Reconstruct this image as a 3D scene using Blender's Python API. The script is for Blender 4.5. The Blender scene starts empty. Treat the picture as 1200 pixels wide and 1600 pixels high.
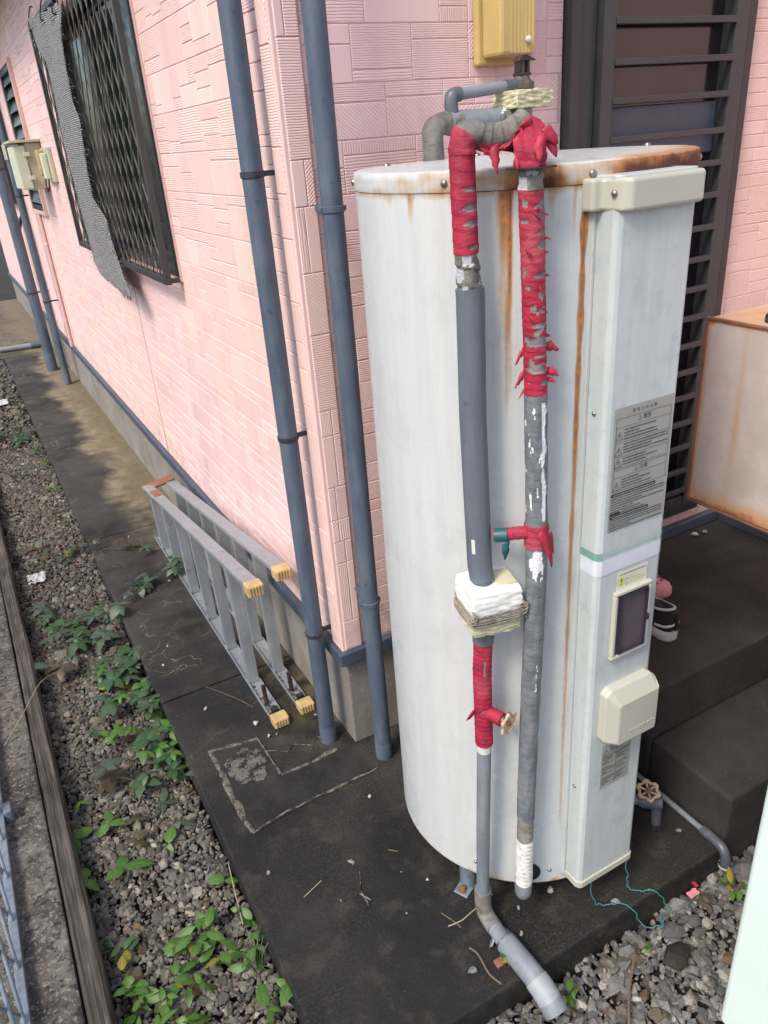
import bpy, math, random
import numpy as np
from math import sin, cos, pi, radians, sqrt, atan2
from mathutils import Vector, Matrix, noise

SC = bpy.context.scene
COL = SC.collection
rnd = random.Random(7)

# ------------------------------------------------------------------ camera
CAM_P = Vector((-0.7321, -1.7775, 1.78))
yaw, pitch, roll = 0.47228, 0.45739, -0.08004
fw = Vector((sin(yaw)*cos(pitch), cos(yaw)*cos(pitch), -sin(pitch)))
rt = Vector((cos(yaw), -sin(yaw), 0)); up = rt.cross(fw)
r2 = rt*cos(roll)+up*sin(roll); u2 = -rt*sin(roll)+up*cos(roll)
cd = bpy.data.cameras.new('camera'); cd.sensor_fit = 'VERTICAL'; cd.sensor_height = 24
cd.lens = 1194.155/1600*24; cd.clip_start = .02; cd.clip_end = 500
cam = bpy.data.objects.new('camera', cd); COL.objects.link(cam)
cam.matrix_world = Matrix(((r2.x, u2.x, -fw.x, CAM_P.x), (r2.y, u2.y, -fw.y, CAM_P.y), (r2.z, u2.z, -fw.z, CAM_P.z), (0, 0, 0, 1)))
SC.camera = cam

# ------------------------------------------------------------------ sky, sun, exposure
SUN_DIR = Vector((-0.58, -0.24, 0.78)).normalized()
el = math.asin(SUN_DIR.z); az = atan2(SUN_DIR.x, SUN_DIR.y)
w = bpy.data.worlds.new('World'); SC.world = w; w.use_nodes = True
wn = w.node_tree; bg = wn.nodes['Background']
sk = wn.nodes.new('ShaderNodeTexSky'); sk.sky_type = 'NISHITA'; sk.sun_disc = False
sk.sun_elevation = el; sk.sun_rotation = az; sk.air_density = 1.0; sk.dust_density = 3.0; sk.ozone_density = 1.0
wn.links.new(sk.outputs[0], bg.inputs[0]); bg.inputs[1].default_value = 0.14
sl = bpy.data.lights.new('sun', 'SUN'); sl.energy = 1.5; sl.angle = radians(14); sl.color = (1, .925, .81)
so = bpy.data.objects.new('sun', sl); COL.objects.link(so)
so.rotation_euler = SUN_DIR.to_track_quat('Z', 'Y').to_euler(); so.location = (-3, 0, 6)
SC.view_settings.view_transform = 'Standard'; SC.view_settings.look = 'None'
SC.view_settings.exposure = 0.92; SC.view_settings.gamma = 1
SC.render.engine = 'CYCLES'; SC.cycles.use_denoising = True
SC.cycles.max_bounces = 6; SC.cycles.diffuse_bounces = 3

# ------------------------------------------------------------------ node helpers
class NT:
    def __init__(s, name):
        s.m = bpy.data.materials.new(name); s.m.use_nodes = True; s.t = s.m.node_tree
        s.b = s.t.nodes['Principled BSDF']
    def n(s, t, **kw):
        nd = s.t.nodes.new('ShaderNode'+t)
        for k, v in kw.items():
            if k.startswith('_'): setattr(nd, k[1:], v)
            else:
                k2 = int(k[1:]) if k[0] == 'i' and k[1:].isdigit() else k.replace('_', ' ')
                s.set(nd.inputs[k2], v)
        return nd
    def set(s, inp, v):
        if isinstance(v, bpy.types.NodeSocket): s.t.links.new(v, inp)
        elif isinstance(v, bpy.types.Node): s.t.links.new(v.outputs[0], inp)
        else:
            if inp.type == 'RGBA' and len(v) == 3: v = (*v, 1)
            inp.default_value = v
    def noise(s, scale, detail=3, co=None, rough=.55, dist=0):
        nd = s.n('TexNoise', Scale=scale, Detail=detail, Roughness=rough, Distortion=dist)
        if co is not None: s.set(nd.inputs['Vector'], co)
        return nd.outputs[0]
    def mm(s, op, a, b=0, c=0, clamp=False):
        nd = s.n('Math', _operation=op, _use_clamp=clamp, i0=a, i1=b, i2=c); return nd.outputs[0]
    def ramp(s, f, lo, hi, a=0., b=1.):
        nd = s.n('MapRange', i0=f, i1=lo, i2=hi, i3=a, i4=b); nd.interpolation_type = 'SMOOTHSTEP'; return nd.outputs[0]
    def mix(s, f, a, b):
        nd = s.n('Mix', _data_type='RGBA'); s.set(nd.inputs[0], f); s.set(nd.inputs[6], a); s.set(nd.inputs[7], b); return nd.outputs[2]
    def attr(s, name, k=2): return s.n('Attribute', _attribute_name=name).outputs[k]
    def pos(s): return s.n('NewGeometry').outputs['Position']
    def sep(s, v): return s.n('SeparateXYZ', i0=v).outputs
    def scl(s, v, xyz): return s.n('VectorMath', _operation='MULTIPLY', i0=v, i1=xyz).outputs[0]
    def bump(s, h, strength=.5, dist=.002):
        nd = s.n('Bump', Strength=strength, Distance=dist, Height=h); s.t.links.new(nd.outputs[0], s.b.inputs['Normal'])
    def fin(s, col=None, rough=.6, metal=0., spec=.5):
        if col is not None: s.set(s.b.inputs['Base Color'], col)
        s.set(s.b.inputs['Roughness'], rough); s.set(s.b.inputs['Metallic'], metal); s.set(s.b.inputs['Specular IOR Level'], spec)
        return s.m

def plain(name, c, rough=.6, metal=0., var=.25, scale=30, bump=.15, dirt=None, spec=.5):
    m = NT(name); P = m.pos()
    a = m.noise(scale, 5, P); b = m.noise(scale*.17, 3, P)
    f = m.ramp(m.mm('ADD', m.mm('MULTIPLY', a, .5), m.mm('MULTIPLY', b, .5)), .3, .7)
    d = tuple(x*(1-var) for x in c) if dirt is None else dirt
    col = m.mix(f, d, c)
    if bump: m.bump(m.noise(scale*6, 4, P), bump, .0015)
    return m.fin(col, m.ramp(a, .2, .8, max(rough-.1, .03), min(rough+.12, 1)), metal, spec)

# ------------------------------------------------------------------ mesh helpers
class MB:
    def __init__(s): s.v = []; s.f = []; s.at = {}
    def add(s, vs, fs):
        o = len(s.v); s.v += [tuple(x) for x in vs]; s.f += [tuple(i+o for i in f) for f in fs]; return s
    def box(s, lo, hi, rot=None):
        x0, y0, z0 = lo; x1, y1, z1 = hi
        vs = [(x0, y0, z0), (x1, y0, z0), (x1, y1, z0), (x0, y1, z0), (x0, y0, z1), (x1, y0, z1), (x1, y1, z1), (x0, y1, z1)]
        if rot is not None:
            c = Vector(((x0+x1)/2, (y0+y1)/2, (z0+z1)/2)); vs = [c+rot@(Vector(q)-c) for q in vs]
        return s.add(vs, [(3, 2, 1, 0), (4, 5, 6, 7), (0, 1, 5, 4), (1, 2, 6, 5), (2, 3, 7, 6), (3, 0, 4, 7)])
    def prism(s, pts, z0, z1, fn=lambda p, z: (p[0], p[1], z)):
        n = len(pts); vs = [fn(p, z0) for p in pts]+[fn(p, z1) for p in pts]
        return s.add(vs, [tuple(range(n-1, -1, -1)), tuple(range(n, 2*n))]+[(i, (i+1) % n, n+(i+1) % n, n+i) for i in range(n)])
    def tube(s, path, r, n=12, caps=True, rf=None, hollow=False):
        path = [Vector(q) for q in path]; N = len(path)
        if not hasattr(r, '__len__'): r = [r]*N
        t = [(path[min(i+1, N-1)]-path[max(i-1, 0)]).normalized() for i in range(N)]
        a = Vector((0, 0, 1)) if abs(t[0].z) < .9 else Vector((1, 0, 0))
        u = (a-t[0]*a.dot(t[0])).normalized(); vs = []
        for i in range(N):
            u = (u-t[i]*u.dot(t[i])).normalized(); b = t[i].cross(u)
            for k in range(n):
                th = 2*pi*k/n; rr = r[i] if rf is None else rf(i, th, r[i])
                vs.append(path[i]+(u*cos(th)+b*sin(th))*rr)
        fs = [(i*n+k, i*n+(k+1) % n, (i+1)*n+(k+1) % n, (i+1)*n+k) for i in range(N-1) for k in range(n)]
        if caps: fs += [tuple(range(n-1, -1, -1)), tuple((N-1)*n+k for k in range(n))]
        return s.add(vs, fs)
    def lathe(s, prof, c, n=32, axis='z', caps=True):
        vs = []
        for (r, h) in prof:
            for k in range(n):
                th = 2*pi*k/n; a, b = r*cos(th), r*sin(th)
                vs.append((c[0]+a, c[1]+b, c[2]+h) if axis == 'z' else (c[0]+a, c[1]+h, c[2]+b) if axis == 'y' else (c[0]+h, c[1]+a, c[2]+b))
        N = len(prof)
        fs = [(i*n+k, i*n+(k+1) % n, (i+1)*n+(k+1) % n, (i+1)*n+k) for i in range(N-1) for k in range(n)]
        if caps: fs += [tuple(range(n-1, -1, -1)), tuple((N-1)*n+k for k in range(n))]
        return s.add(vs, fs)
    def mesh(s, name, mat=None, smooth=False):
        me = bpy.data.meshes.new(name); me.from_pydata(s.v, [], s.f)
        for k, (dom, typ, vals) in s.at.items():
            a = me.attributes.new(k, typ, dom)
            a.data.foreach_set('vector' if typ == 'FLOAT_VECTOR' else 'value', np.asarray(vals, 'f').ravel())
        if mat: me.materials.append(mat)
        if smooth: me.polygons.foreach_set('use_smooth', [True]*len(me.polygons))
        me.update(); return me

def link(name, me, parent=None):
    o = bpy.data.objects.new(name, me); COL.objects.link(o)
    if parent is not None:
        o.parent = parent
        q = parent; off = Vector((0, 0, 0))
        while q is not None:
            off += q.location; q = None
        o.matrix_parent_inverse = Matrix.Translation(-off)
    return o
def obj(name, mb, mat, parent=None, smooth=False, bevel=0, seg=2):
    if bevel and smooth is None: smooth = False
    o = link(name, mb.mesh(name, mat, smooth), parent)
    if bevel:
        b = o.modifiers.new('bevel', 'BEVEL'); b.width = bevel; b.segments = seg; b.limit_method = 'ANGLE'; b.angle_limit = radians(35)
        b.harden_normals = False
    if smooth:
        try: o.data.set_sharp_from_angle(angle=radians(42))
        except Exception: pass
    return o
def tag(o, label, cat, group=None):
    o['label'] = label; o['category'] = cat
    if group: o['group'] = group
    return o
def thing(name, label, cat, loc=(0, 0, 0), group=None):
    o = bpy.data.objects.new(name, None); COL.objects.link(o); o.location = loc; o.empty_display_size = .05
    return tag(o, label, cat, group)
def struct(o, kind='structure'): o['kind'] = kind; return o
def smooth_path(pts, n=8):
    pts = [Vector(q) for q in pts]; out = []
    for i in range(len(pts)-1):
        p0 = pts[max(i-1, 0)]; p1 = pts[i]; p2 = pts[i+1]; p3 = pts[min(i+2, len(pts)-1)]
        for k in range(n):
            t = k/n
            out.append(.5*((2*p1)+(p2-p0)*t+(2*p0-5*p1+4*p2-p3)*t*t+(3*p1-p0-3*p2+p3)*t**3))
    return out+[pts[-1]]
def resample(path, d):
    path = [Vector(q) for q in path]; out = [path[0]]; acc = 0
    for a, b in zip(path, path[1:]):
        L = (b-a).length
        if L < 1e-9: continue
        s = d-acc
        while s <= L: out.append(a.lerp(b, s/L)); s += d
        acc = (acc+L) % d
    if (out[-1]-path[-1]).length > d*.3: out.append(path[-1])
    return out
def no(x, y=0., z=0.): return noise.noise(Vector((x, y, z)))

# ------------------------------------------------------------------ materials
M = {}
def m_siding():
    m = NT('siding_pink'); P = m.pos()
    g = m.attr('gdir', 1); tone = m.attr('tone', 2)
    wob = m.noise(22, 3, P)
    ph = m.mm('ADD', m.n('VectorMath', _operation='DOT_PRODUCT', i0=P, i1=g).outputs['Value'], m.mm('MULTIPLY', wob, 7.0))
    sn = m.mm('SINE', ph)
    on = m.mm('MULTIPLY', m.n('VectorMath', _operation='LENGTH', i0=g).outputs['Value'], 10., clamp=True)
    rid = m.mm('MULTIPLY', m.ramp(sn, -.9, .3), on)
    fine = m.noise(420, 3, P)
    h = m.mm('ADD', rid, m.mm('MULTIPLY', fine, .25))
    m.bump(h, .75, .0012)
    big = m.noise(1.1, 3, P)  # broad peach-to-lilac tint paints the light's colouring onto the wall
    c = m.mix(tone, m.mix(m.ramp(big, .38, .62), (.755, .53, .48), (.745, .52, .52)), m.mix(m.ramp(big, .38, .62), (.805, .58, .522), (.785, .562, .562)))
    x, y, z = m.sep(P)
    mould = m.mm('MULTIPLY', m.ramp(m.noise(5, 5, P, .65), .55, .72), m.ramp(z, 1.15, .45))
    c = m.mix(m.mm('MULTIPLY', mould, .5), c, (.36, .30, .17))
    stain = m.ramp(m.noise(1, 5, m.scl(P, (9, 9, 1.0)), .65), .48, .74)
    splash = m.mm('MULTIPLY', m.ramp(z, .62, .37), m.ramp(m.noise(14, 5, P, .7), .42, .62))
    c = m.mix(m.mm('MULTIPLY', splash, .4), c, (.34, .27, .19))
    c = m.mix(m.mm('MULTIPLY', stain, .3), c, (.50, .35, .28))
    groove = m.mm('MULTIPLY', m.mm('SUBTRACT', 1, rid), m.mm('MULTIPLY', on, .10))
    c = m.mix(groove, c, (.55, .32, .29))
    return m.fin(c, .62)
M['siding'] = m_siding()
M['groove'] = plain('siding_groove', (.68, .46, .445), .7, var=.2, scale=12)
M['sealant'] = plain('sealant_brown', (.48, .33, .27), .7, var=.25, scale=20)
M['corner'] = plain('corner_pink', (.76, .53, .505), .62, var=.12, scale=14)
M['trim'] = plain('trim_bluegrey', (.062, .082, .12), .42, var=.3, scale=18)
M['pipe_blue'] = None
def m_pipe(name, c, dust, rough=.4):
    m = NT(name); P = m.pos()
    a = m.noise(1, 5, m.scl(P, (60, 60, 9)), .65); b = m.noise(7, 5, P, .6)
    f = m.ramp(m.mm('ADD', m.mm('MULTIPLY', a, .55), m.mm('MULTIPLY', b, .45)), .40, .64)
    col = m.mix(m.mm('MULTIPLY', f, .5), c, dust)
    sp = m.ramp(m.noise(38, 2, P), .66, .74)
    col = m.mix(m.mm('MULTIPLY', sp, .45), col, tuple(x*.35 for x in c))
    m.bump(m.noise(260, 3, P), .06, .001)
    return m.fin(col, m.ramp(b, .3, .7, rough, rough+.22))
M['downpipe'] = m_pipe('downpipe_pvc', (.062, .085, .125), (.13, .155, .19))
M['clamp'] = plain('clamp_dark', (.06, .07, .085), .45, .4, var=.5, scale=90)
M['pvc'] = m_pipe('grey_pvc', (.165, .185, .21), (.27, .29, .31), .38)
M['white_pvc'] = m_pipe('pale_band', (.24, .26, .29), (.36, .38, .40), .4)
M['insul'] = m_pipe('insulation_vinyl', (.105, .125, .15), (.15, .17, .19), .36)
M['elbow'] = m_pipe('dark_pvc', (.07, .08, .1), (.15, .16, .18), .35)

def m_concrete(name, c, d, sc=9, bump=.5, moss=None):
    m = NT(name); P = m.pos()
    a = m.noise(sc, 6, P, .65); b = m.noise(max(90, sc*12), 5, P, .7); e = m.noise(sc*.25, 4, P)
    col = m.mix(m.ramp(m.mm('ADD', m.mm('MULTIPLY', a, .6), m.mm('MULTIPLY', e, .4)), .35, .66), d, c)
    col = m.mix(m.mm('MULTIPLY', m.ramp(b, .56, .75), .5), col, tuple(min(1, x*2.1+.02) for x in c))
    col = m.mix(m.mm('MULTIPLY', m.ramp(b, .42, .28), .6), col, tuple(x*.45 for x in d))
    if name.startswith('kerb'): col = m.mix(m.mm('MULTIPLY', m.ramp(m.noise(75, 3, P, .7), .54, .62), .7), col, (.30, .28, .25)); col = m.mix(m.mm('MULTIPLY', m.ramp(m.noise(60, 3, P, .7), .46, .38), .8), col, (.022, .02, .018))
    if moss: col = m.mix(m.mm('MULTIPLY', m.ramp(m.noise(sc*.7, 5, P, .7), .52, .7), .6), col, moss)
    m.bump(m.mm('ADD', b, m.mm('MULTIPLY', m.noise(sc*60, 3, P), .6)), bump, .002)
    return m.fin(col, m.ramp(b, .3, .7, .72, .95), 0, .35)
M['found'] = m_concrete('foundation_concrete', (.25, .235, .21), (.17, .155, .135), 5, .25)
M['step'] = m_concrete('step_concrete', (.042, .039, .037), (.010, .0102, .0105), 3.2, .8, (.024, .026, .016))
M['kerb'] = m_concrete('kerb_concrete', (.16, .148, .125), (.05, .046, .04), 10, 1.0)
M['mortar'] = m_concrete('mortar_pale', (.26, .24, .205), (.13, .12, .10), 16, .5)
def m_worn(name, c, lo, hi):
    m = NT(name); P = m.pos(); a = m.noise(34, 6, P, .7); b = m.noise(150, 4, P, .7)
    f = m.ramp(m.mm('ADD', m.mm('MULTIPLY', a, .75), m.mm('MULTIPLY', b, .25)), lo, hi)
    m.bump(b, .7, .002); return m.fin(m.mix(f, (.014, .0135, .0125), m.mix(m.ramp(b, .35, .65), tuple(q*.6 for q in c), c)), .9, 0, .3)
M['mortar'] = m_worn('mortar_worn', (.20, .182, .15), .38, .58)
M['patch'] = m_concrete('cement_patch', (.032, .031, .030), (.010, .010, .010), 8, .6, (.036, .036, .016))
M['blotch'] = m_worn('cement_blotch', (.17, .165, .148), .42, .56)

def m_slab():
    m = NT('slab_concrete'); P = m.pos(); x, y, z = m.sep(P)
    a = m.noise(3.2, 6, P, .62); b = m.noise(150, 5, P, .7); e = m.noise(11, 5, P, .65)
    col = m.mix(m.ramp(a, .36, .66), (.0065, .0065, .007), (.020, .0185, .0165))
    side = m.ramp(y, .3, 1.2)
    col = m.mix(m.mm('MULTIPLY', side, m.ramp(m.noise(2.1, 5, P, .65), .36, .62)), col, (.052, .046, .038))
    algae = m.mm('MULTIPLY', m.ramp(m.noise(3.7, 5, P, .7), .52, .66), m.ramp(x, -.5, .1, .25, .8))
    col = m.mix(m.mm('MULTIPLY', algae, .6), col, (.030, .030, .015))
    col = m.mix(m.mm('MULTIPLY', m.ramp(e, .50, .68), .65), col, (.052, .046, .037))
    col = m.mix(m.mm('MULTIPLY', m.ramp(m.noise(1.7, 4, P, .6), .50, .66), .35), col, (.045, .042, .038))
    # bare tan concrete under the eave drip line, close to the wall
    edge = m.mm('ADD', x, m.mm('MULTIPLY', m.mm('SUBTRACT', m.noise(2.6, 5, P, .6), .5), .55))
    tan = m.mm('MULTIPLY', m.ramp(edge, -.31, -.17), m.ramp(m.mm('ADD', y, m.mm('MULTIPLY', e, 1.4)), 2.1, 3.6))
    low = m.mm('MULTIPLY', m.ramp(edge, -.20, -.02), m.mm('MULTIPLY', m.ramp(y, -.05, .2), m.ramp(e, .35, .62)))
    tanc = m.mix(m.ramp(e, .35, .65), (.155, .125, .075), (.26, .215, .14))
    col = m.mix(m.mm('MULTIPLY', tan, .95), col, tanc)
    col = m.mix(m.mm('MULTIPLY', low, .85), col, (.115, .095, .045))
    far = m.ramp(y, 6.6, 7.6)
    col = m.mix(m.mm('MULTIPLY', far, m.ramp(e, .3, .6)), col, (.16, .13, .085))
    # hairline cracks filled with pale lime, mostly along the side strip
    wv = m.n('VectorMath', _operation='ADD', i0=P, i1=m.n('VectorMath', _operation='SCALE', i0=m.n('TexNoise', i0=P, Scale=7, Detail=4).outputs['Color'], Scale=.22).outputs[0])
    vo = m.n('TexVoronoi', _feature='DISTANCE_TO_EDGE', Scale=4.4); m.set(vo.inputs['Vector'], m.scl(wv, (.6, 1.35, 1)))
    ln = m.mm('MULTIPLY', m.ramp(vo.outputs[0], .009, .002), m.ramp(m.noise(3.1, 3, P), .47, .6))
    ln = m.mm('MULTIPLY', ln, m.ramp(y, .1, .5, .12, .8))
    col = m.mix(ln, col, (.20, .175, .125))
    col = m.mix(m.mm('MULTIPLY', m.ramp(b, .50, .64), m.ramp(m.noise(2.3, 4, P), .35, .65, .1, .75)), col, (.050, .047, .043))
    col = m.mix(m.mm('MULTIPLY', m.ramp(b, .47, .36), .6), col, (.006, .006, .007))
    spk = m.ramp(m.noise(170, 2, P), .69, .74)
    col = m.mix(m.mm('MULTIPLY', spk, m.ramp(m.noise(4, 3, P), .4, .6, .1, .6)), col, (.12, .12, .115))
    m.bump(m.mm('ADD', m.mm('MULTIPLY', b, 1.), m.mm('MULTIPLY', e, 1.)), .9, .003)
    return m.fin(col, m.ramp(e, .3, .7, .62, .9), 0, .4)
M['slab'] = m_slab()
M['soil'] = m_concrete('soil', (.045, .035, .026), (.018, .015, .012), 20, 1.0)

def m_gravel():
    m = NT('gravel_stone'); P = m.pos()
    c = m.attr('col', 0); n1 = m.noise(160, 4, P); n2 = m.noise(1200, 2, P)
    c = m.mix(m.ramp(n1, .3, .75, .0, .5), c, (.05, .05, .045))
    m.bump(m.mm('ADD', n1, m.mm('MULTIPLY', n2, .5)), .35, .001)
    return m.fin(c, .82, 0, .35)
M['gravel'] = m_gravel()

def m_tank():
    m = NT('tank_enamel'); P = m.pos(); x, y, z = m.sep(P)
    th = m.attr('arc', 2); rust = m.attr('rust', 2)
    sv = m.n('CombineXYZ', i0=th, i1=m.mm('MULTIPLY', z, .06), i2=0)
    st = m.noise(34, 5, sv, .7); st2 = m.noise(110, 3, sv, .6); n = m.noise(60, 5, P, .65); cl = m.noise(5, 4, P)
    c = m.mix(m.ramp(st, .3, .72), (.49, .512, .518), (.545, .565, .57))
    c = m.mix(m.mm('MULTIPLY', m.ramp(st2, .5, .8), .16), c, (.46, .46, .42))
    c = m.mix(m.mm('MULTIPLY', m.ramp(cl, .45, .75), .22), c, (.48, .51, .50))
    blot = m.mm('MULTIPLY', m.ramp(m.noise(9, 6, P, .7), .46, .86), .5)
    c = m.mix(blot, c, (.33, .34, .33))
    r = m.mm('ADD', rust, m.mm('MULTIPLY', m.mm('SUBTRACT', m.mm('ADD', m.mm('MULTIPLY', st2, .5), m.mm('MULTIPLY', n, .5)), .5), m.ramp(rust, .02, .3, 0, .9)))
    c = m.mix(m.ramp(r, .08, .42, 0, .75), c, (.42, .31, .19))
    c = m.mix(m.ramp(r, .35, .75), c, m.mix(m.ramp(n, .35, .65), (.20, .075, .03), (.40, .17, .055)))
    c = m.mix(m.ramp(r, .75, 1.05), c, (.085, .028, .018))
    m.bump(m.mm('ADD', m.mm('MULTIPLY', n, m.ramp(r, .4, .9)), m.mm('MULTIPLY', cl, .4)), .25, .002)
    return m.fin(c, m.ramp(m.mm('ADD', r, m.mm('MULTIPLY', cl, .25)), .1, .7, .27, .8), 0, .5)
M['tank'] = m_tank()
def m_box():
    m = NT('service_cover_enamel'); P = m.pos()
    sv = m.scl(P, (1, 1, .07)); st = m.noise(38, 5, sv, .7); n = m.noise(26, 6, P, .7); n2 = m.noise(7, 4, P)
    c = m.mix(m.ramp(st, .3, .7), (.43, .465, .468), (.495, .53, .532))
    c = m.mix(m.mm('MULTIPLY', m.ramp(n, .50, .70), .5), c, (.33, .37, .37))
    c = m.mix(m.mm('MULTIPLY', m.ramp(n2, .5, .72), .3), c, (.38, .43, .42))
    sp = m.ramp(m.noise(75, 2, P), .74, .79); c = m.mix(m.mm('MULTIPLY', sp, .6), c, (.12, .12, .11))
    m.bump(n2, .1, .003)
    return m.fin(c, .42, 0, .45)
M['cover'] = m_box()
M['ivory'] = plain('ivory_plastic', (.46, .455, .385), .42, var=.1, scale=9, bump=.05)
M['red'] = None
def m_tape(name, red, red2, under, under2):
    m = NT(name); P = m.pos(); g = m.attr('gap', 2)
    n = m.noise(45, 4, P, .6); n2 = m.noise(14, 4, P)
    edge = m.attr('wrap', 2)
    c = m.mix(m.ramp(n, .35, .7), red2, red)
    c = m.mix(m.mm('MULTIPLY', m.ramp(edge, .86, .99), .5), c, tuple(q*.3 for q in red2))
    c = m.mix(m.mm('MULTIPLY', m.ramp(n2, .46, .66), .5), c, tuple(min(1, q*.8+.075) for q in red))
    u = m.mix(m.ramp(n, .35, .65), under, under2)
    c = m.mix(m.ramp(g, .46, .54), c, u)
    wr = m.noise(1, 4, m.scl(P, (55, 55, 210)), .6)
    m.bump(m.mm('ADD', m.mm('MULTIPLY', wr, 1.4), m.noise(240, 2, P)), .55, .0016)
    return m.fin(c, m.ramp(n, .3, .7, .55, .8), 0, .35)
M['red'] = m_tape('red_tape', (.41, .02, .05), (.26, .016, .04), (.14, .145, .15), (.22, .22, .21))
M['redflap'] = plain('red_tape_flap', (.46, .025, .06), .65, var=.55, scale=60, bump=.1)
M['pipe_white'] = m_tape('peeling_grey_lagging', (.165, .18, .195), (.115, .128, .142), (.62, .63, .65), (.70, .71, .73))
M['putty'] = m_tape('weathered_putty_tape', (.20, .19, .165), (.095, .09, .075), (.50, .52, .55), (.36, .38, .41))
M['white_tape'] = m_tape('white_tape', (.66, .65, .62), (.52, .51, .47), (.3, .3, .3), (.3, .3, .3))
M['foam'] = plain('foam_white', (.78, .78, .74), .85, var=.12, scale=40, bump=.6)
M['foam_old'] = plain('foam_cream', (.60, .57, .42), .85, dirt=(.40, .38, .22), scale=22, bump=.7)
M['twine'] = plain('twine_grey', (.33, .29, .235), .6, var=.6, scale=150)
M['valve'] = plain('valve_bronze', (.17, .155, .12), .5, .55, var=.5, scale=60, bump=.4)
M['valve_brown'] = plain('valve_cap_brown', (.045, .026, .024), .45, var=.4, scale=60)
M['handle'] = plain('valve_handle_ivory', (.52, .38, .24), .5, var=.2, scale=60)
M['steel'] = plain('screw_steel', (.42, .40, .36), .35, .9, var=.4, scale=140)
M['galv'] = plain('galvanised', (.27, .32, .38), .42, .45, var=.35, scale=60)
M['alu'] = m_pipe('ladder_aluminium', (.31, .335, .36), (.44, .46, .47), .36)
M['alu'].node_tree.nodes['Principled BSDF'].inputs['Metallic'].default_value = .45
M['yellow_foot'] = plain('yellow_rubber', (.58, .42, .19), .6, dirt=(.34, .24, .11), scale=28)
M['rustcap'] = plain('rusty_plastic', (.29, .12, .06), .7, dirt=(.15, .07, .04), scale=40, bump=.5)
M['black'] = plain('black_rubber', (.018, .018, .02), .5, var=.4, scale=60)
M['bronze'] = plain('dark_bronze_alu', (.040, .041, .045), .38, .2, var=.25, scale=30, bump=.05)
M['bronze_pale'] = plain('bronze_frame', (.056, .058, .064), .4, .25, var=.25, scale=30, bump=.05)  # slightly paler bronze for frames, stiles and bars
M['grille'] = plain('grille_bronze', (.21, .195, .17), .35, .35, var=.35, scale=50, bump=.05)
def m_glass(name, c, r=.06):
    m = NT(name); P = m.pos()
    m.bump(m.noise(3, 2, P), .02, .01)
    return m.fin(m.mix(m.noise(6, 3, P), c, tuple(q*.6 for q in c)), r, 0, .8)
M['glass'] = m_glass('window_glass', (.010, .020, .019), .1)
M['glass_dark'] = m_glass('door_glass', (.012, .010, .014), .12)
M['louvre_glass'] = m_glass('louvre_glass', (.13, .20, .22), .2)
M['curtain'] = plain('curtain_dark', (.02, .016, .022), .8, var=.5, scale=9)
def m_shade():
    m = NT('silver_shade_net'); P = m.pos(); x, y, z = m.sep(P)
    wob = m.noise(16, 3, P)
    a = m.noise(1, 3, m.scl(P, (1, 26, 190)), .6); b = m.noise(1, 3, m.scl(P, (1, 150, 50)), .6)
    rib = m.ramp(m.mm('SINE', m.mm('ADD', m.mm('MULTIPLY', z, 800), m.mm('MULTIPLY', m.noise(60, 3, P), 7))), -.7, .4)
    c = m.mix(m.mm('MULTIPLY', rib, m.ramp(a, .30, .5)), (.04, .04, .042), (.40, .395, .385))
    c = m.mix(m.mm('MULTIPLY', m.ramp(b, .54, .7), .7), c, (.55, .54, .53))
    m.bump(m.mm('ADD', rib, a), .9, .004)
    return m.fin(c, .55, .15)
M['shade'] = m_shade()
M['yellow_box'] = plain('yellow_plastic', (.56, .42, .16), .42, var=.22, scale=6, bump=.04)
M['meter'] = plain('meter_box_beige', (.46, .43, .31), .5, var=.18, scale=10, bump=.04)
M['meter_pale'] = plain('meter_lid_pale', (.56, .60, .46), .45, var=.12, scale=10, bump=.04)
M['pinkpipe'] = plain('pink_conduit', (.66, .44, .40), .5, var=.15, scale=12)
def m_rusty():
    m = NT('rusty_sheet_metal'); P = m.pos(); x, y, z = m.sep(P)
    e = m.attr('rust', 2)
    n = m.noise(9, 6, P, .65); n2 = m.noise(55, 4, P); s = m.noise(6, 5, m.scl(P, (6, 6, 1)), .6)
    c = m.mix(m.ramp(n, .35, .7), (.47, .40, .37), (.58, .505, .47))
    c = m.mix(m.mm('MULTIPLY', m.ramp(s, .45, .75), .35), c, (.52, .42, .36))
    r = m.mm('ADD', e, m.mm('MULTIPLY', m.mm('SUBTRACT', n, .5), .9))
    c = m.mix(m.ramp(r, .25, .7), c, (.52, .31, .17))
    c = m.mix(m.ramp(m.mm('ADD', r, m.mm('MULTIPLY', n2, .3)), .75, 1.1), c, (.26, .085, .035))
    m.bump(n2, .2, .002)
    return m.fin(c, m.ramp(r, .3, .8, .45, .85))
M['rusty'] = m_rusty()
M['white_panel'] = plain('white_enamel', (.64, .75, .72), .35, var=.06, scale=4, bump=.02)
def m_wood():
    m = NT('weathered_board'); P = m.pos()
    a = m.noise(1, 6, m.scl(P, (170, 5, 170)), .65); b = m.noise(8, 4, P)
    c = m.mix(m.ramp(a, .35, .68), (.035, .029, .024), (.135, .118, .10))
    c = m.mix(m.mm('MULTIPLY', m.ramp(b, .45, .7), .5), c, (.045, .04, .032))
    m.bump(a, .9, .004)
    return m.fin(c, .85, 0, .3)
M['wood'] = m_wood()
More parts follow.
